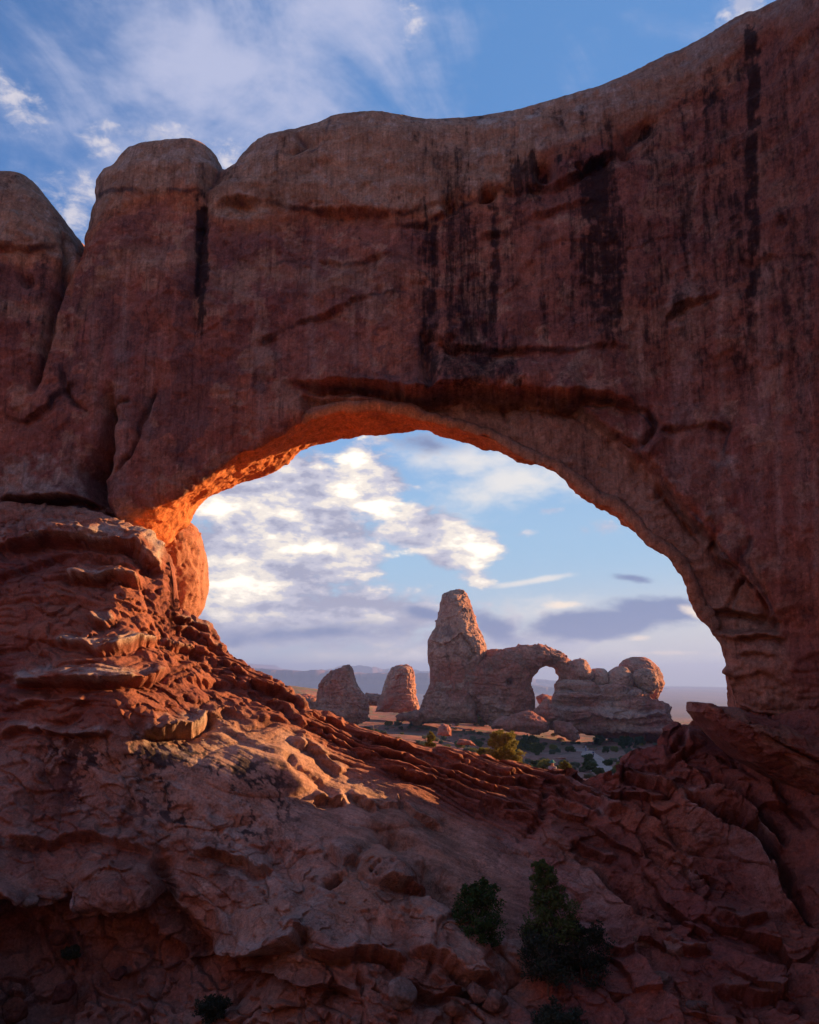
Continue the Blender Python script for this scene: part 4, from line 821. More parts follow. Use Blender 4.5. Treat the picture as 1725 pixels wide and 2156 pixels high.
arch_hole = A8([(172, 725), (176, 660), (160, 600), (140, 550), (146, 500), (175, 460), (200, 432), (225, 415), (250, 408), (290, 415), (320, 428), (328, 470), (356, 485), (345, 505), (322, 530), (330, 590), (312, 640), (305, 690), (260, 720), (220, 740)])
P_.append(blob_rock('span', span, YT, 17, .75, 6.5, M_FAR, 17, 1.7, holes=[arch_hole], sub=2, beds=.5, lam=3.2,
    lines=[(A7([(1180, 920), (1280, 900), (1400, 930), (1500, 1010), (1640, 1060), (1725, 1080)]), .9, 1.0, 8, 5), (A7([(1100, 1000), (1200, 1040), (1350, 1100), (1500, 1120)]), .8, .8, 7, 5), (A8([(120, 370), (200, 400), (300, 330), (380, 350)]), .7, .6, 7, 6)],
    grooves=[(A7([(1700, 850), (1712, 846)]), 5, 5), (A8([(150, 430), (110, 560)]), .6, 4)], colf=lambda *a: far_col(*a, seed=3, tan=.25, dk=.5)))
plinth = A8([(300, 700), (310, 640), (330, 590), (322, 540), (400, 500), (590, 510), (620, 560), (760, 545), (900, 560), (960, 600), (1010, 640), (1080, 665), (1140, 700), (1160, 740), (1158, 780), (1190, 820), (1203, 870), (1200, 900), (1188, 945), (1150, 965), (1060, 975), (950, 960), (850, 950), (700, 945), (500, 905), (420, 880), (300, 820)])
def bcol(V, px, py, N, r):
    c = far_col(V, px, py, N, r, 5, .6, .35); s = V[:, 2]+1.2*fbm(V, 14, 3, off=3); c = lerp(c, PALE*.85, .35*sst(.3, .9, np.sin(s*1.1))); return lerp(c, FRED*.7, .75*sst(1534, 1542, py))
P_.append(blob_rock('plinth', plinth, YT-6, 26, .75, 9, M_FAR, 23, 1.6, sub=2, beds=1.3, lam=4.2, colf=bcol,
    lines=[(A8([(340, 790), (470, 830), (600, 760), (760, 800), (900, 800), (1080, 780), (1150, 785)]), 1.3, 1.4, 10, 6), (A8([(480, 880), (650, 880), (850, 890), (1050, 890), (1190, 885)]), 1.0, 1.6, 9, 6), (A8([(330, 640), (480, 650), (700, 655), (860, 640), (1000, 640)]), .9, 1.2, 8, 5), (A8([(600, 560), (640, 610), (820, 600), (900, 590)]), .9, 1.2, 8, 5)]))
knobs = [[(440, 375), (465, 358), (510, 346), (545, 362), (565, 400), (585, 430), (608, 465), (600, 500), (560, 530), (480, 525), (430, 500), (420, 430)],
         [(575, 460), (600, 430), (650, 418), (695, 430), (722, 465), (735, 500), (735, 580), (640, 600), (570, 590), (570, 500)],
         [(715, 480), (740, 440), (790, 410), (850, 410), (878, 440), (900, 500), (905, 600), (850, 620), (720, 620), (712, 540)],
         [(810, 420), (815, 390), (850, 355), (900, 338), (960, 332), (1005, 340), (1050, 370), (1090, 420), (1115, 480), (1130, 530), (1120, 575), (1095, 615), (1086, 665), (1040, 680), (960, 600), (880, 560)],
         [(905, 480), (940, 435), (990, 418), (1040, 425), (1075, 460), (1095, 510), (1090, 560), (1040, 630), (990, 600), (940, 550)]]
for i, (k_, dy) in enumerate(zip(knobs, (0, 2, -1, 6, -7))):
    P_.append(blob_rock('knob', A8(k_), YT-2+dy, (16, 14, 15, 18, 13)[i], .5, (5, 4, 4.5, 7, 5)[i], M_FAR, 31+i*3, 1.0, sub=1, colf=lambda *a: far_col(*a, seed=9, tan=.6, dk=.3)))
adopt(root, P_)
# outcrops in front of and behind it
FG = [([(0, 780), (60, 755), (110, 742), (160, 760), (210, 790), (250, 820), (272, 870), (260, 900), (180, 915), (90, 900), (-60, 890), (-110, 850)], 262, 12, 'low broken slab of red rock lying in front of the small arch'),
      ([(150, 745), (200, 710), (235, 660), (262, 650), (280, 690), (335, 730), (352, 760), (345, 800), (300, 820), (180, 800)], 275, 9, 'small red pinnacle with a knob on top in front of the small arch opening'),
      ([(310, 845), (340, 818), (400, 830), (440, 828), (460, 870), (485, 900), (495, 955), (440, 965), (380, 935), (320, 920)], 258, 9, 'rounded red boulder with lit right edge beside the footpath'),
      ([(175, 640), (230, 615), (300, 635), (330, 690), (200, 690)], 330, 12, 'low tan rock seen through the small arch opening')]
for pts, Y, th, lb in FG: blob_rock('outcrop', A8(pts), Y, th, .5, th*.4, M_FAR, int(Y), .9, beds=.4, lam=2, colf=lambda *a: far_col(*a, seed=6, tan=.35, dk=.4), label=lb, cat='rock outcrop')
FG7 = [([(235, 1100), (246, 950), (262, 890), (270, 860), (300, 820), (340, 780), (350, 762), (390, 755), (440, 738), (470, 720), (490, 718), (512, 745), (525, 800), (540, 850), (560, 890), (600, 940), (625, 980), (634, 1040), (632, 1080), (612, 1140), (560, 1160), (300, 1140)], 285, 18, 'leftmost distant red butte with a ragged pointed top', 1.5, 'butte'),
       ([(690, 1075), (712, 1000), (733, 930), (748, 875), (764, 832), (780, 790), (804, 752), (840, 728), (880, 720), (930, 722), (960, 738), (976, 775), (986, 830), (988, 900), (992, 950), (1014, 1010), (1022, 1075)], 345, 20, 'smooth round-topped tan butte between the ragged butte and the tower', 1.6, 'butte'),
       ([(20, 945), (60, 935), (120, 945), (170, 940), (250, 960), (300, 1000), (300, 1090), (100, 1080), (20, 1040)], 300, 16, 'low red outcrop at the left foot of the ragged butte', 1.2, 'rock outcrop'),
       ([(600, 1030), (615, 940), (680, 938), (740, 950), (760, 1030)], 352, 14, 'low red ledge joining the two distant buttes', 1.0, 'rock outcrop'),
       ([(840, 1105), (870, 1085), (930, 1080), (1000, 1060), (1040, 1090), (1000, 1150), (860, 1135)], 292, 10, 'flat dark red boulders at the left foot of the tower', 1.0, 'rock outcrop'),
       ([(1150, 1250), (1165, 1190), (1200, 1165), (1240, 1175), (1260, 1210), (1260, 1260)], 190, 5, 'lone pinkish boulder on the desert floor before the tower', .4, 'boulder'),
       ([(1560, 1190), (1590, 1140), (1650, 1110), (1760, 1110), (1760, 1200)], 268, 8, 'pale broken rocks left of the slab before the arch', .8, 'rock outcrop'),
       ([(1300, 1320), (1320, 1280), (1400, 1290), (1450, 1330)], 150, 3, 'small flat red rock among grey bushes on the desert floor', .3, 'boulder')]
for pts, Y, th, lb, dsp, ct in FG7: blob_rock({'butte': 'butte', 'boulder': 'boulder'}.get(ct, 'outcrop'), A7(pts), Y, th, .4 if th > 9 else .22, th*.19, M_FAR, int(Y)+1, dsp, beds=.5*(th > 12), lam=3, sub=1 if th < 15 else 2,
    colf=(lambda *a: far_col(*a, seed=8, tan=.65, dk=.25)) if ' tan ' in lb else (lambda *a: far_col(*a, seed=8, tan=.25, dk=.45)), label=lb, cat=ct)

# ------------------------------------------------------------------ desert floor
DD = [44, 55, 70, 100, 150, 230, 300, 400, 600, 1000, 2000, 4000, 8000, 16000]
COLS = {-3000: [1750, 1720, 1680, 1620, 1580, 1530, 1510, 1490, 1470, 1480, 1470, 1465, 1455, 1442],
        400: [1760, 1720, 1680, 1640, 1590, 1545, 1525, 1490, 1452, 1470, 1490, 1475, 1452, 1440],
        600: [1760, 1720, 1680, 1640, 1590, 1545, 1520, 1480, 1442, 1465, 1495, 1475, 1452, 1440],
        700: [1760, 1720, 1680, 1640, 1590, 1552, 1524, 1495, 1452, 1470, 1495, 1475, 1452, 1440],
        830: [1760, 1720, 1690, 1650, 1600, 1565, 1530, 1505, 1490, 1500, 1505, 1478, 1452, 1440],
        1100: [1770, 1730, 1680, 1640, 1620, 1588, 1545, 1530, 1530, 1520, 1508, 1480, 1453, 1440],
        1250: [1770, 1740, 1690, 1650, 1625, 1590, 1560, 1545, 1535, 1525, 1510, 1482, 1454, 1440],
        1400: [1770, 1740, 1690, 1650, 1620, 1595, 1565, 1545, 1530, 1522, 1510, 1484, 1458, 1442],
        1550: [1770, 1740, 1690, 1650, 1610, 1575, 1560, 1545, 1532, 1524, 1512, 1486, 1460, 1444],
        5000: [1770, 1740, 1690, 1650, 1610, 1580, 1560, 1545, 1530, 1520, 1510, 1486, 1460, 1444]}
_ck = sorted(COLS)
def ground_z(X, Y):
    X = np.atleast_1d(np.asarray(X, float)); Y = np.atleast_1d(np.asarray(Y, float))
    t = X/np.maximum(Y, 1); px = CX+F*t*1.0          # near the horizon X/Y maps almost linearly to the traced columns
    ly = np.log(np.clip(Y, DD[0], DD[-1])); tab = np.array([np.interp(ly, np.log(DD), COLS[k]) for k in _ck])
    pos = np.clip(np.interp(px, _ck, np.arange(len(_ck))), 0, len(_ck)-1.001); i = pos.astype(int); f = pos-i; f = f*f*(3-2*f)
    py = tab[i, np.arange(len(px))]*(1-f)+tab[i+1, np.arange(len(px))]*f
    _, e = ray(px, py); z = e*np.clip(Y, DD[0], DD[-1])
    P = np.stack([X, Y, 0*X], -1)
    return z+.5*fbm(P, 26, 3, off=3)*np.clip(Y/120, .3, 3)+.12*fbm(P, 5, 3, off=4)*sst(1500, 300, Y)
def ground():
    th = np.unique(np.r_[np.linspace(-1.3, -.4, 40), np.linspace(-.4, .5, 620), np.linspace(.5, 1.3, 40)])
    dd = np.r_[np.geomspace(44, 420, 520), np.geomspace(420, 14000, 260)[1:]]
    T, Dg = np.meshgrid(th, dd, indexing='ij'); X = (np.tan(T)*Dg).ravel(); Y = Dg.ravel(); Z = ground_z(X, Y)
    V = np.stack([X, Y, Z], -1)
    # outer part closes behind the viewer: a broad apron
    me = gridmesh('ground', V, len(th), len(dd))
    a = fbm(V, 30, 4, off=5); b = fbm(V, 7, 4, .6, off=6); c = fbm(V, 2, 3, .6, off=7)
    SAND = np.array([.27, .095, .06]); PSAND = np.array([.28, .145, .10]); SAGE = np.array([.115, .120, .062])
    col = lerp(np.tile(SAND, (len(V), 1)), PSAND, np.clip(.35+.8*a+.5*b, 0, 1)); col = lerp(col, SAND*.6, .6*sst(.3, .5, b+.4*c))
    sg = sst(.1, .35, fbm(V, 7, 5, .7, off=8)+.3*a)*sst(200, 300, Y); col = lerp(col, SAGE, .75*sg)
    fl = sst(.05, .2, fbm(V, 14, 5, .7, off=9))*sst(330, 420, Y); col = lerp(col, SAGE*1.1, .7*fl)
    col = lerp(col, lerp(np.tile(np.array([.17, .11, .10]), (len(V), 1)), np.array([.10, .08, .085]), np.clip(.5+fbm(V, 700, 4, off=10, st=(1, .3, 1)), 0, 1)), sst(900, 2000, Y))
    lit = 0
    setcol(me, np.clip(col, .01, 1)); return link('ground', me, M_GROUND, kind='structure')
M_GROUND = rock_mat('desert_sand', 3.0, bump=.5, grain=.8)
ground()
# unseen canyon floor; its high rims added behind and beside the viewer cut skylight
def apron():
    n = 260; g = np.linspace(-1, 1, n); X, Y = np.meshgrid(g*90, g*70-22, indexing='ij'); P = np.stack([X.ravel(), Y.ravel(), 0*X.ravel()], -1)
    Z = -21+2.5*fbm(P, 18, 5, off=3)-sst(30, 48, P[:, 1])*4+42*sst(8, 34, -P[:, 1])+28*sst(28, 46, P[:, 0])*sst(30, 14, P[:, 1])+26*sst(34, 56, -P[:, 0])*sst(36, 20, P[:, 1])+2.0*ridged(P, 6, 4, off=8); P[:, 2] = Z
    me = gridmesh('basin', P, n, n); setcol(me, lerp(np.tile(RED, (len(P), 1)), TAN, np.clip(.4+fbm(P, 9, 4), 0, 1))); link('added_basin_ground', me, M_SLOPE, kind='structure')
apron()
# footpath to the turret rock
def path():
    pts = [(1290, 1640, 75), (1275, 1612, 130), (1262, 1598, 190), (1245, 1583, 225), (1232, 1570, 245), (1222, 1558, 262), (1215, 1548, 280), (1218, 1540, 296)]
    W = np.array([at(x, y, d) for x, y, d in pts]); n = 160; s = np.linspace(0, len(W)-1, n); c = np.stack([np.interp(s, range(len(W)), W[:, k]) for k in range(3)], -1)
    T = np.gradient(c[:, :2], axis=0); T /= np.linalg.norm(T, axis=1)[:, None]; Nn = np.stack([T[:, 1], -T[:, 0]], -1)
    V = []
    for k in np.linspace(-1, 1, 9):
        w = 2.0*(1+.3*np.sin(s*5+k)); q = c[:, :2]+Nn*w[:, None]*k; V.append(np.stack([q[:, 0], q[:, 1], ground_z(q[:, 0], q[:, 1])+.12-.1*abs(k)**4], -1))
    V = np.array(V); me = gridmesh('path', V.reshape(-1, 3), 9, n); setcol(me, np.tile(np.array([.42, .27, .21]), (9*n, 1))); link('path', me, M_GROUND, kind='structure')
path()
# mesas and cliffs far away
def mesa(name, prof, Y, depth, col1, col2, base=1500, seed=0, label=None):
    prof = np.array(prof, float); xs = np.linspace(prof[0, 0], prof[-1, 0], 500); yt = np.interp(xs, prof[:, 0], prof[:, 1]); yt = yt+1.0*np.sin(xs*.31+seed)*.5
    rows = [(0, 0), (.02, .02), (.05, .30), (.35, .36), (.42, .62), (.7, .68), (.8, .86), (1.6, 1.0), (3.0, 1.25)]
    V = []
    kx = fbm(np.stack([xs/10, 0*xs, 0*xs], -1), 3, 4, off=seed)
    top = at(xs, yt, Y); bot = at(xs, np.full_like(xs, base), Y)[:, 2]
    back = top.copy(); back[:, 1] += depth*6; V.append(back)
    for f, dz in rows:
        p = top.copy(); p[:, 2] = top[:, 2]+(bot-top[:, 2])*dz; p[:, 1] = Y-f*depth*(1+.6*kx*(f > .01))+depth*.35*kx; V.append(p)
    V = np.array(V); nr = len(rows)+1
    W = V.reshape(-1, 3); me = gridmesh(name, W, nr, len(xs)); me = subdiv(me, 1, True); W = co(me)
    W = W+nrm(me)*(depth*.05*fbm(W, depth*.5, 4, off=seed))[:, None]; setco(me, W)
    s = W[:, 2]+fbm(W, 900, 2, off=seed)*10; c = lerp(np.tile(col1, (len(W), 1)), col2, np.clip(.5+.5*np.sin(s*.09)+.3*fbm(W, depth*.3, 4, off=seed), 0, 1)); setcol(me, np.clip(c, .02, 1))
    return link(name, me, M_MESA, kind='structure')
M_MESA = rock_mat('mesa_rock', 150.0, bump=.4, grain=.5)
MC1 = np.array([.20, .11, .10]); MC2 = np.array([.09, .065, .075])
def fin():  # unseen ridge added to cast shade over the desert floor
    ny, nz = 220, 70; ys = np.linspace(95, 345, ny); zz = np.linspace(0, 1, nz); Yg, Zg = np.meshgrid(ys, zz, indexing='ij'); a = np.pi*Zg
    top = 25+5*np.sin(Yg*.045)+3*np.sin(Yg*.13+1); e = np.sqrt(np.clip(1-((Yg-220)/125.5)**2, 0, 1))**.5; h = (top+32)*e
    P = np.stack([160+14*np.sign(np.cos(a))*np.abs(np.cos(a))**.6, Yg, -32+h*np.sin(a)**.6], -1).reshape(-1, 3); me = gridmesh('fin', P, ny, nz); N = nrm(me)
    P = P+N*(2.2*fbm(P, 14, 4, off=3)+.8*ridged(P, 4, 4, off=5))[:, None]; setco(me, P); setcol(me, far_col(P, 0, 0, N, 0)); link('added_shade_fin', me, M_FAR, kind='structure')
fin()
mesa('hills_far', [(-600, 1400), (300, 1396), (470, 1392), (500, 1403), (560, 1408), (620, 1412), (690, 1412), (705, 1406), (715, 1401), (760, 1401), (800, 1405), (870, 1409), (905, 1414), (1000, 1418), (1120, 1430), (1180, 1436), (1395, 1450), (1450, 1454), (1520, 1461), (1700, 1470), (2600, 1470)], 11000, 700, MC1, MC2, 1462, 3)
mesa('hills_mid', [(-600, 1402), (400, 1400), (520, 1408), (600, 1412), (700, 1414), (820, 1417), (1000, 1420), (1060, 1440), (1130, 1444), (1175, 1446), (1300, 1464), (1385, 1469), (1420, 1476), (1432, 1471), (1438, 1473), (1443, 1472), (1446, 1478), (1455, 1481), (1500, 1483), (1600, 1484), (2600, 1486)], 6500, 350, MC1, MC2, 1488, 8)

# ------------------------------------------------------------------ plants
def leaf_mat(name, c1, c2, rough=.75, trans=.0):
    m = bpy.data.materials.new(name); m.use_nodes = True; N = NT(m.node_tree)
    P = N.n('ShaderNodeTexCoord').outputs['Object']; oi = N.n('ShaderNodeObjectInfo').outputs['Random']
    n = N.noise(P, 3.0, 3, .6); f = N.ramp(N.m('ADD', n, N.m('MULTIPLY', N.m('SUBTRACT', oi, .5), .5)), .3, .7)
    bs = N.n('ShaderNodeBsdfPrincipled'); N.put(bs.inputs['Base Color'], N.mix(f, rgb(*c1), rgb(*c2))); bs.inputs['Roughness'].default_value = rough; bs.inputs['Specular IOR Level'].default_value = .2
    tr = N.n('ShaderNodeBsdfTranslucent'); N.put(tr.inputs['Color'], N.mix(f, rgb(*c1), rgb(*c2))); mx = N.n('ShaderNodeMixShader'); mx.inputs[0].default_value = .25
    N.nt.links.new(bs.outputs[0], mx.inputs[1]); N.nt.links.new(tr.outputs[0], mx.inputs[2])
    o = N.n('ShaderNodeOutputMaterial'); N.nt.links.new(mx.outputs[0], o.inputs[0]); return m
def plain(name, c, rough=.8, var=.3, sc=6):
    m = bpy.data.materials.new(name); m.use_nodes = True; N = NT(m.node_tree); P = N.n('ShaderNodeTexCoord').outputs['Object']
    n = N.noise(P, sc, 4, .6); k = N.m('ADD', 1-var/2, N.m('MULTIPLY', n, var)); bs = N.n('ShaderNodeBsdfPrincipled'); N.put(bs.inputs['Base Color'], N.vm('MULTIPLY', N.comb(k, k, k), tuple(c))); bs.inputs['Roughness'].default_value = rough
    o = N.n('ShaderNodeOutputMaterial'); N.nt.links.new(bs.outputs[0], o.inputs[0]); return m
M_JUN = leaf_mat('juniper_leaf', (.040, .085, .022), (.085, .135, .040)); M_JUND = leaf_mat('dark_leaf', (.030, .048, .030), (.060, .080, .052)); M_YEL = leaf_mat('yellow_green_leaf', (.16, .16, .03), (.26, .22, .05)); M_SAGE = leaf_mat('sage_leaf', (.12, .145, .08), (.21, .21, .13)); M_GRN = leaf_mat('green_leaf', (.045, .075, .025), (.085, .11, .035)); M_DRY = leaf_mat('dry_grass', (.30, .22, .12), (.42, .32, .2))
M_BARK = plain('bark', (.16, .12, .095), .9, .6, 20); M_DEAD = plain('dead_wood', (.30, .24, .20), .9, .5, 20)
def tube(path, rad, sides=6):
    V = []; Q = []
    for k, (p, r) in enumerate(zip(path, rad)):
        p = Vector(p); q = Vector(path[min(k+1, len(path)-1)]); o = Vector(path[max(k-1, 0)]); t = (q-o).normalized(); a = t.orthogonal().normalized(); b = t.cross(a)
        for s in range(sides):
            an = 2*math.pi*s/sides; V.append(p+(a*math.cos(an)+b*math.sin(an))*r)
    for k in range(len(path)-1):
        for s in range(sides):
            i = k*sides; Q.append((i+s, i+(s+1) % sides, i+sides+(s+1) % sides, i+sides+s))
    return V, Q
def branches(H, W, n, seed, shape, trunk_r, lean=0.0, low=.12):
    """returns (verts, quads) of wood and list of tip points"""
    r = random.Random(seed); V = []; Q = []; tips = []
    tp = [(lean*H*f*f+.04*H*math.sin(f*5+seed), .03*H*math.sin(f*4+seed*2), H*f*.96) for f in np.linspace(0, 1, 8)]
    v, q = tube(tp, [trunk_r*(1-.85*f) for f in np.linspace(0, 1, 8)], 7); V += v; Q += q
    for k in range(n):
        f = low+(1-low)*(k+.5)/n; an = k*2.4+r.uniform(-.4, .4); L = W*shape(f)*r.uniform(.75, 1.12); b = Vector([np.interp(f, np.linspace(0, 1, 8), [p[c] for p in tp]) for c in range(3)])
        dr = Vector((math.cos(an), math.sin(an), r.uniform(.15, .7))).normalized(); pts = [b]
        for s in range(1, 5):
            pts.append(b+dr*L*s/4+Vector((r.uniform(-.06, .06), r.uniform(-.06, .06), r.uniform(-.02, .1)))*L)
        i0 = len(V); v, q = tube(pts, [trunk_r*.38*(1-f*.5)*(1-.2*s) for s in range(5)], 5); V += v; Q += [tuple(i0+i for i in f_) for f_ in q]
        for s in (2, 3, 4):
            tips.append((pts[s], L*(.34 if s < 4 else .26)))
            for _ in range(2):
                e = pts[s]+Vector((r.gauss(0, 1), r.gauss(0, 1), r.gauss(.3, .8))).normalized()*L*.3; i0 = len(V); v, q = tube([pts[s], (pts[s]+e)/2, e], [trunk_r*.13, trunk_r*.1, trunk_r*.05], 4); V += v; Q += [tuple(i0+i for i in f_) for f_ in q]; tips.append((e, L*.24))
    tips.append((Vector(tp[-1]), W*.16)); return V, Q, tips
def leaves(tips, per, size, seed, up=.35):
    """sprays of small leaf faces round the branch tips"""
    g = np.random.RandomState(seed); n = len(tips)*per
    c = np.repeat(np.array([list(t[0]) for t in tips]), per, 0); R = np.repeat(np.array([t[1] for t in tips]), per)
    d = g.normal(size=(n, 3)); d /= np.linalg.norm(d, axis=1)[:, None]; rr = g.rand(n)**.45
    p = c+d*(R*rr)[:, None]*np.array([1, 1, .8])
    t = d+g.normal(size=(n, 3))*.5+np.array([0, 0, up]); t /= np.linalg.norm(t, axis=1)[:, None]; s = np.cross(t, g.normal(size=(n, 3))); s /= np.linalg.norm(s, axis=1)[:, None]+1e-9
    L = size*g.uniform(.6, 1.4, n)[:, None]; w = L*.32
    a = p-t*L*.5; b = p+s*w; c2 = p+t*L*.6; e = p-s*w
    V = np.stack([a, b, c2, e], 1).reshape(-1, 3); Q = np.arange(n*4).reshape(n, 4); return V, Q
def plant(name, loc, H, W, n, per, size, mat, shape, seed, label, cat, group=None, trunk_r=.06, lean=0, wood=M_BARK, low=.12):
    wv, wq, tips = branches(H, W, n, seed, shape, trunk_r, lean, low)
    root = empty(name, loc, label, cat, group)
    tr = link('trunk', mesh_from('trunk', np.array([list(v) for v in wv]), np.array(wq)), wood, parent=root)
    if per:
        lv, lq = leaves(tips, per, size, seed); link('crown', mesh_from('crown', lv, lq, False), mat, parent=root)
    return root
def slope_hit(px, py):
    d = float(np.exp(slope_dist(np.array([float(px)]), np.array([float(py)])))[0]); return at(px, py, d)
conical = lambda f: .28+1.0*(1-f)**.8 if f > .3 else .8+f
round_ = lambda f: math.sqrt(max(.05, 1-(f*1.15-.45)**2*1.6))
p = slope_hit(1170, 2070); plant('juniper_tree', tuple(p+np.array([-.25, 0, -.2])), 4.3, 1.0, 46, 28, .085, M_JUN, conical, 5, 'cone-shaped dark green juniper standing in the gully right of the rounded juniper', 'juniper tree', trunk_r=.10, low=.3)
p = slope_hit(1006, 2000); plant('juniper_bush', tuple(p+np.array([0, 0, -.2])), 2.3, .92, 30, 34, .085, M_JUN, round_, 9, 'round bright green juniper bush growing from a crack in the pale slickrock', 'juniper bush', trunk_r=.08)
for i, (x, y, H, W, lb) in enumerate([(1150, 2085, 2.1, 1.05, 'low black-green bush at the foot of the cone-shaped juniper'), (1228, 2075, 2.1, 1.0, 'dull grey-green bush on the right below the cone-shaped juniper'), (1180, 2200, 1.0, .9, 'dark bush at the bottom edge below the cone-shaped juniper'),
                                      (450, 2140, .6, .55, 'small dark bush in the shadowy recess at bottom left centre'), (148, 2010, .35, .3, 'sparse little bush under the overhang at lower left')]):
    p = slope_hit(x, y); plant('bush', tuple(p+np.array([0, 0, -.2])), H, W, 24, 34 if i < 3 else 18, .08, M_JUND, round_, 20+i, lb, 'bush', trunk_r=.05)
# dead tree on the crest and the yellow-green juniper beyond it
def gpos(px, py, Y=None):
    """point on the desert floor seen at photo position"""
    ys = np.geomspace(50, 900, 900); t, e = ray(px, py); z = ground_z(t*ys, ys); s = e*ys-z; k = np.where((s[:-1] > 0) & (s[1:] <= 0))[0]
    if len(k) == 0: return None
    Yh = ys[k[0]]; return np.array([float(t)*Yh, Yh, float(ground_z(float(t)*Yh, Yh)[0])])
def stand(px, py, Y):
    t, e = ray(px, py); return np.array([float(t)*Y, Y, float(ground_z(float(t)*Y, Y)[0])]), float(e*Y)
for x, yt, Y, W, mt, nm, lb in [(1062, 1545, 72, 1.45, M_YEL, 'juniper_tree', 'large yellow-green juniper just behind the crest of the slickrock'), (912, 1540, 70, .5, M_YEL, 'shrub', 'thin upright yellow-green shrub behind the crest below the tower'), (783, 1518, 66, 1.1, None, 'dead_tree', 'bare grey dead juniper with twisted branches behind the crest'),
                                (1190, 1606, 74, .6, M_YEL, 'shrub', 'yellow-green bush beside the person in the teal hat'), (1020, 1578, 76, .9, M_YEL, 'shrub', 'low yellow bush at the left side of the large yellow-green juniper')]:
    b, zt = stand(x, yt, Y); H = max(.8, zt-b[2])
    plant(nm, tuple(b), H, W, 34 if mt else 15, 55 if mt else 0, .16, mt, round_, int(x), lb, 'dead tree' if mt is None else ('juniper tree' if nm == 'juniper_tree' else 'shrub'), trunk_r=.09, wood=M_DEAD if mt is None else M_BARK, low=.25)
# desert shrubs: three kinds, copied
def shrub_proto(kind, mat, H, W, n, per, size, seed):
    wv, wq, tips = branches(H, W, n, seed, round_, .04, 0, .1)
    return mesh_from('trunk', np.array([list(v) for v in wv]), np.array(wq)), mesh_from('crown', *leaves(tips, per, size, seed), False), mat
KINDS = [('sage', M_SAGE, .8, .75, 16, 26, .17, 1, 'low grey-green sagebrush on the red desert floor', 'grey-green sagebrush scattered on the desert floor'), ('green', M_GRN, 1.7, 1.2, 20, 30, .22, 2, 'dark green desert bush on the red desert floor', 'dark green bushes scattered on the desert floor'), ('yellow', M_YEL, 1.2, 1.0, 18, 30, .2, 3, 'yellow-green desert bush on the red desert floor', 'yellow-green bushes scattered on the desert floor'), ('dry', M_DRY, .5, .5, 10, 22, .16, 4, 'tuft of dry straw-coloured grass on the red desert floor', 'dry grass tufts on the desert floor')]
PRO = [shrub_proto(*k[:8]) for k in KINDS]
rnd = random.Random(12); first = {}
def drop(kind, loc, sc):
    root = bpy.data.objects.new('shrub', None); C.objects.link(root); root.location = loc; root.rotation_euler = (0, 0, rnd.uniform(0, 6.28)); root.scale = (sc*rnd.uniform(.8, 1.25), sc, sc*rnd.uniform(.75, 1.15))
    root['label'] = KINDS[kind][8]; root['category'] = 'desert shrub' if kind < 3 else 'grass tuft'; root['group'] = KINDS[kind][9]
    tm, cm, mt = PRO[kind]
    for nm, me, m_ in (('trunk', tm, M_BARK), ('crown', cm, mt)):
        o = bpy.data.objects.new(nm, me); C.objects.link(o); o.parent = root
        if not me.materials: me.materials.append(m_)
cnt = 0; tries = 0
while cnt < 250 and tries < 6000:
    tries += 1
    u = rnd.random()
    if u < .62: x, y = rnd.uniform(960, 1400), rnd.uniform(1545, 1640)
    elif u < .85: x, y = rnd.uniform(740, 1010), rnd.uniform(1500, 1590)
    else: x, y = rnd.uniform(600, 720), rnd.uniform(1455, 1500)
    if abs(x-(1215+(y-1548)*.8)) < 9 and y > 1545: continue
    g = gpos(x, y)
    if g is None or g[1] > 340 or g[1] < 62: continue
    k = rnd.choices([0, 1, 2, 3], [6, 1.0, 1.8, 2.2])[0]
    drop(k, tuple(g-np.array([0, 0, .08])), rnd.uniform(.5, 1.25)); cnt += 1
for x, y, s in [(1313, 1556, 2.0), (1330, 1552, 2.0), (1318, 1575, 1.6), (1296, 1560, 1.4), (1262, 1568, 1.5), (1348, 1568, 1.2), (880, 1530, 2.4), (845, 1520, 1.6), (1005, 1527, 2.2), (1025, 1530, 1.8), (1115, 1580, 1.8), (1130, 1590, 1.4), (1095, 1578, 1.6)]:
    g = gpos(x, y)
    if g is not None: drop(1, tuple(g), s)

import bmesh
RK = []
for k in range(3):
    bm = bmesh.new(); bmesh.ops.create_icosphere(bm, subdivisions=4, radius=1.0); me = bpy.data.meshes.new('rock'); bm.to_mesh(me); bm.free(); V = co(me); g_ = np.random.RandomState(50+k)
    for q in range(8): n_ = g_.normal(size=3); n_ /= np.linalg.norm(n_); V = V-np.maximum(V@n_-g_.uniform(.5, .8), 0)[:, None]*n_*.9
    V = V*np.array([1.5, 1.0, .65])*(1+.25*fbm(V, 1.0, 4, off=k))[:, None]; setco(me, V); setcol(me, lerp(np.tile(FRED, (len(V), 1)), FTAN, np.clip(.4+fbm(V, .8, 3, off=k), 0, 1))); me.polygons.foreach_set('use_smooth', np.full(len(me.polygons), True)); me.materials.append(M_FAR); RK.append(me)
n_r = 0
while n_r < 70:
    x, y = (rnd.uniform(960, 1410), rnd.uniform(1540, 1630)) if rnd.random() < .6 else (rnd.uniform(740, 1010), rnd.uniform(1505, 1580)); g = gpos(x, y)
    if g is None or g[1] > 330 or g[1] < 70: continue
    o = bpy.data.objects.new('rock', RK[n_r % 3]); C.objects.link(o); o.location = tuple(g); r_ = rnd.uniform(.25, 1.0)*(g[1]/180)**.5; o.scale = (r_*rnd.uniform(1, 2), r_, r_*rnd.uniform(.5, 1)); o.rotation_euler = (0, 0, rnd.uniform(-.5, .5)); o['label'] = 'small red sandstone rock lying among the bushes on the desert floor'; o['category'] = 'rock'; o['group'] = 'small rocks scattered on the desert floor'; n_r += 1

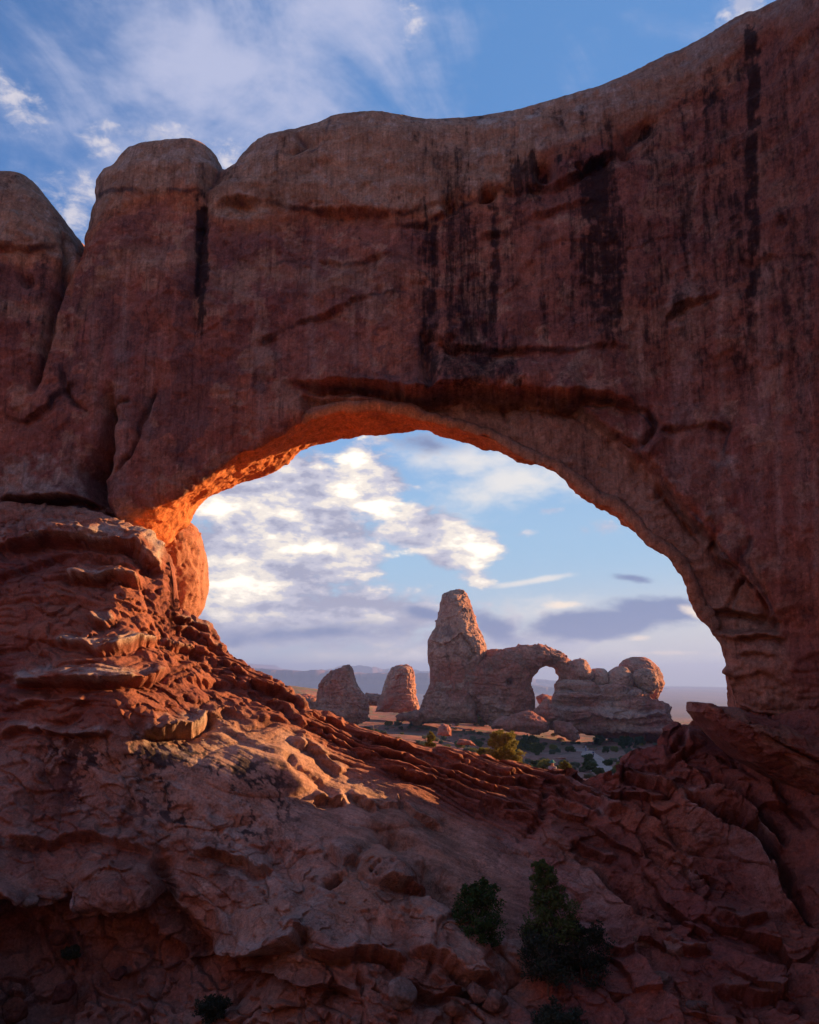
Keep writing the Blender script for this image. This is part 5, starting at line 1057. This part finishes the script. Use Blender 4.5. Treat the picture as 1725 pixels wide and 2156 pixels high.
# ------------------------------------------------------------------ people
def person(name, loc, facing, label, shirt, trousers, hat=None, pack=None, H=1.72, stride=.18):
    root = empty(name, loc, label, 'person'); root.rotation_euler = (0, 0, facing); s = H/1.72
    def skin(nm, V, E, R, mat, root_i=0):
        me = bpy.data.meshes.new(nm); me.from_pydata([tuple(c*s for c in v) for v in V], E, []); ob = bpy.data.objects.new(nm, me); C.objects.link(ob)
        ob.modifiers.new('k', 'SKIN'); ob.modifiers.new('s', 'SUBSURF').levels = 1
        for i, r in enumerate(R): me.skin_vertices[0].data[i].radius = (r[0]*s, r[1]*s) if isinstance(r, tuple) else (r*s, r*s)
        me.skin_vertices[0].data[root_i].use_root = True
        dg = bpy.context.evaluated_depsgraph_get(); out = bpy.data.meshes.new_from_object(ob.evaluated_get(dg)); bpy.data.objects.remove(ob)
        for pl in out.polygons: pl.use_smooth = True
        return link(nm, out, mat, parent=root)
    st = stride
    V = [(0, 0, .95), (0, 0, 1.15), (0, 0, 1.38), (0, 0, 1.48), (0, .01, 1.56), (0, .02, 1.64), (.18, 0, 1.38), (.23, .05, 1.12), (.22, .16, .90), (-.18, 0, 1.38), (-.23, -.05, 1.12), (-.22, .02, .88), (.10, 0, .90), (.11, st*.8, .50), (.11, st*.6, .08), (.11, st*.6+.14, .04), (-.10, 0, .90), (-.11, -st*.3, .50), (-.11, -st, .10), (-.11, -st+.13, .04)]
    E = [(0, 1), (1, 2), (2, 3), (3, 4), (4, 5), (2, 6), (6, 7), (7, 8), (2, 9), (9, 10), (10, 11), (0, 12), (12, 13), (13, 14), (14, 15), (0, 16), (16, 17), (17, 18), (18, 19)]
    R = [(.13, .10), (.12, .09), (.15, .10), .055, .085, .095, .065, .045, .032, .065, .045, .032, .09, .06, .042, .045, .09, .06, .042, .045]
    skin('body', V, E, R, M_SKIN)
    sh = [0, 1, 2, 6, 7, 9, 10]; mp = {v: i for i, v in enumerate(sh)}
    skin('shirt', [V[i] for i in sh], [(mp[a], mp[b]) for a, b in E if a in mp and b in mp], [tuple(c+.02 for c in (R[i] if isinstance(R[i], tuple) else (R[i], R[i]))) for i in sh], shirt)
    tr = [0, 12, 13, 14, 16, 17, 18]; mp = {v: i for i, v in enumerate(tr)}
    skin('trousers', [V[i] for i in tr], [(mp[a], mp[b]) for a, b in E if a in mp and b in mp], [tuple(c+.018 for c in (R[i] if isinstance(R[i], tuple) else (R[i], R[i]))) for i in tr], trousers)
    if hat is not None:
        HV = []; HQ = []; ring = [(.0, 1.80), (.07, 1.79), (.105, 1.74), (.115, 1.68), (.20, 1.655), (.205, 1.648), (.11, 1.66)]; sg = 20
        for r_, z in ring:
            for k in range(sg): a = 2*math.pi*k/sg; HV.append((r_*math.cos(a)*s, (r_*1.1*math.sin(a)+.02)*s, (z+.012*math.cos(2*a)*(r_ > .15))*s))
        for i in range(len(ring)-1):
            for k in range(sg): HQ.append((i*sg+k, i*sg+(k+1) % sg, (i+1)*sg+(k+1) % sg, (i+1)*sg+k))
        link('hat', mesh_from('hat', np.array(HV), np.array(HQ)), hat, parent=root)
    else:
        import bmesh
        bm = bmesh.new(); bmesh.ops.create_uvsphere(bm, u_segments=14, v_segments=10, radius=.112*s)
        for v in bm.verts: v.co = Vector((v.co.x, v.co.y*1.08-.012*s, v.co.z+1.655*s))
        bmesh.ops.delete(bm, geom=[v for v in bm.verts if v.co.z < 1.62*s and v.co.y > -.02], context='VERTS')
        me = bpy.data.meshes.new('hair'); bm.to_mesh(me); bm.free(); link('hair', me, M_HAIR, parent=root)
    if pack is not None:
        V = [(0, -.17, 1.05), (0, -.19, 1.2), (0, -.16, 1.38)]; skin('backpack', V, [(0, 1), (1, 2)], [(.13, .09), (.15, .10), (.11, .07)], pack)
    return root
M_SKIN = plain('skin', (.45, .27, .19), .6, .1); M_HAIR = plain('hair', (.04, .025, .02), .7); M_TEAL = plain('teal_cloth', (.02, .20, .19), .8); M_BLUE = plain('blue_cloth', (.06, .09, .20), .8); M_DARK = plain('dark_cloth', (.04, .04, .05), .8); M_GREY = plain('grey_cloth', (.30, .30, .32), .8); M_ORA = plain('red_cloth', (.35, .08, .05), .8)
b, zt = stand(1163, 1608, 50.5)
hz_ = 1.75; pp = at(1163, 1600, 48.0); person('person', (pp[0], pp[1], pp[2]-hz_), math.pi*.9, 'person in a wide teal sun hat just showing above the slickrock crest', M_GREY, M_DARK, hat=M_TEAL, H=1.68, stride=.05)
for x, y, a, sh, tr, pk, lb in [(1250, 1596, .3, M_BLUE, M_DARK, M_DARK, 'hiker in a dark blue shirt walking on the footpath, the nearer of the two'), (1234, 1583, 2.8, M_GREY, M_BLUE, M_ORA, 'hiker in a grey shirt farther up the footpath')]:
    g = gpos(x, y)
    if g is not None: person('person', tuple(g+np.array([0, 0, .1])), a, lb, sh, tr, pack=pk)

# ------------------------------------------------------------------ loose boulders on the near slope
def boulder(px, py, r, seed, label, tone):
    p = slope_hit(px, py); g = np.random.RandomState(seed)
    import bmesh
    bm = bmesh.new(); bmesh.ops.create_icosphere(bm, subdivisions=5, radius=1.0); me = bpy.data.meshes.new('boulder'); bm.to_mesh(me); bm.free()
    V = co(me); 
    for k in range(9):         # planar breaks
        n = g.normal(size=3); n /= np.linalg.norm(n); dcut = g.uniform(.55, .85); e = np.maximum(V@n-dcut, 0); V = V-e[:, None]*n*.93
    V = V*np.array([g.uniform(.9, 1.4), g.uniform(.8, 1.1), g.uniform(.6, .85)])*r
    me.update(); setco(me, V); N = nrm(me); V = V+N*(r*.10*fbm(V, r*.7, 4, off=seed)+r*.04*ridged(V, r*.25, 3, off=seed))[:, None]; setco(me, V)
    tone = tone*.72; c = lerp(np.tile(tone, (len(V), 1)), tone*.65, np.clip(.5+fbm(V, r*.8, 4, off=seed+2), 0, 1)); setcol(me, c)
    for pl in me.polygons: pl.use_smooth = True
    o = link('boulder', me, M_SLOPE, label=label, cat='boulder'); o.location = tuple(p+np.array([0, .1*r, .0])); o.rotation_euler = (g.uniform(-.3, .3), g.uniform(-.3, .3), g.uniform(0, 6)); return o
for i, (x, y, r, t, lb) in enumerate([
    (843, 2095, .55, PALE*.7, 'pale rounded boulder at the bottom, left of the leaning red slabs'), (1040, 2108, .50, (RED+PALE)*.45, 'upright angular grey-pink boulder at the bottom beside the dark bushes'), (1003, 2090, .42, (RED+PALE)*.42, 'blocky boulder just left of the upright angular boulder'), (960, 2125, .38, (RED+TAN)*.42, 'reddish slab boulder at the bottom between pale boulder and blocky boulder'),
    (1428, 1998, .62, (RED+PALE)*.5, 'large pale pink block in the gully right of the junipers'), (1395, 2060, .40, (RED+PALE)*.42, 'grey block below the large pale pink block'), (1350, 1985, .34, (RED+TAN)*.45, 'small block left of the large pale pink block'), (1300, 2100, .38, RED*.8, 'red block right of the dark bushes near the bottom'),
    (1590, 2075, .45, RED*.75, 'broad flat red block at lower right'), (1470, 2120, .36, (RED+PALE)*.35, 'small grey-red block near the bottom right of the gully'), (120, 1975, .36, RED*.7, 'small red rock in the dark recess at lower left'), (60, 1895, .36, PALE*.6, 'whitish rock at the left edge above the dark recess'),
    (130, 2090, .55, PURP, 'dusky purple boulder at the bottom left corner'), (30, 2130, .55, RED*.6, 'dark red boulder in the extreme bottom left corner'), (250, 2050, .36, PURP*1.1, 'dull violet rock at lower left below the overhang'), (1660, 2130, .4, DRED, 'dark block in the bottom right corner')]):
    boulder(x, y, r, 100+i, lb, t)

# ------------------------------------------------------------------ desert air
def haze():
    me = bpy.data.meshes.new('haze'); x, y0, y1, z0, z1 = 15000, -120, 15500, -420, 262
    V = [(-x, y0, z0), (x, y0, z0), (x, y1, z0), (-x, y1, z0), (-x, y0, z1), (x, y0, z1), (x, y1, z1), (-x, y1, z1)]
    me.from_pydata(V, [], [(0, 3, 2, 1), (4, 5, 6, 7), (0, 1, 5, 4), (1, 2, 6, 5), (2, 3, 7, 6), (3, 0, 4, 7)])
    m = bpy.data.materials.new('haze'); m.use_nodes = True; N = NT(m.node_tree); v = N.n('ShaderNodeVolumePrincipled'); v.inputs['Color'].default_value = (.30, .47, .95, 1); v.inputs['Density'].default_value = 1.3e-4; v.inputs['Anisotropy'].default_value = .2
    o = N.n('ShaderNodeOutputMaterial'); N.nt.links.new(v.outputs[0], o.inputs['Volume']); link('haze', me, m, kind='stuff', label='pale blue desert haze', cat='haze')
haze()
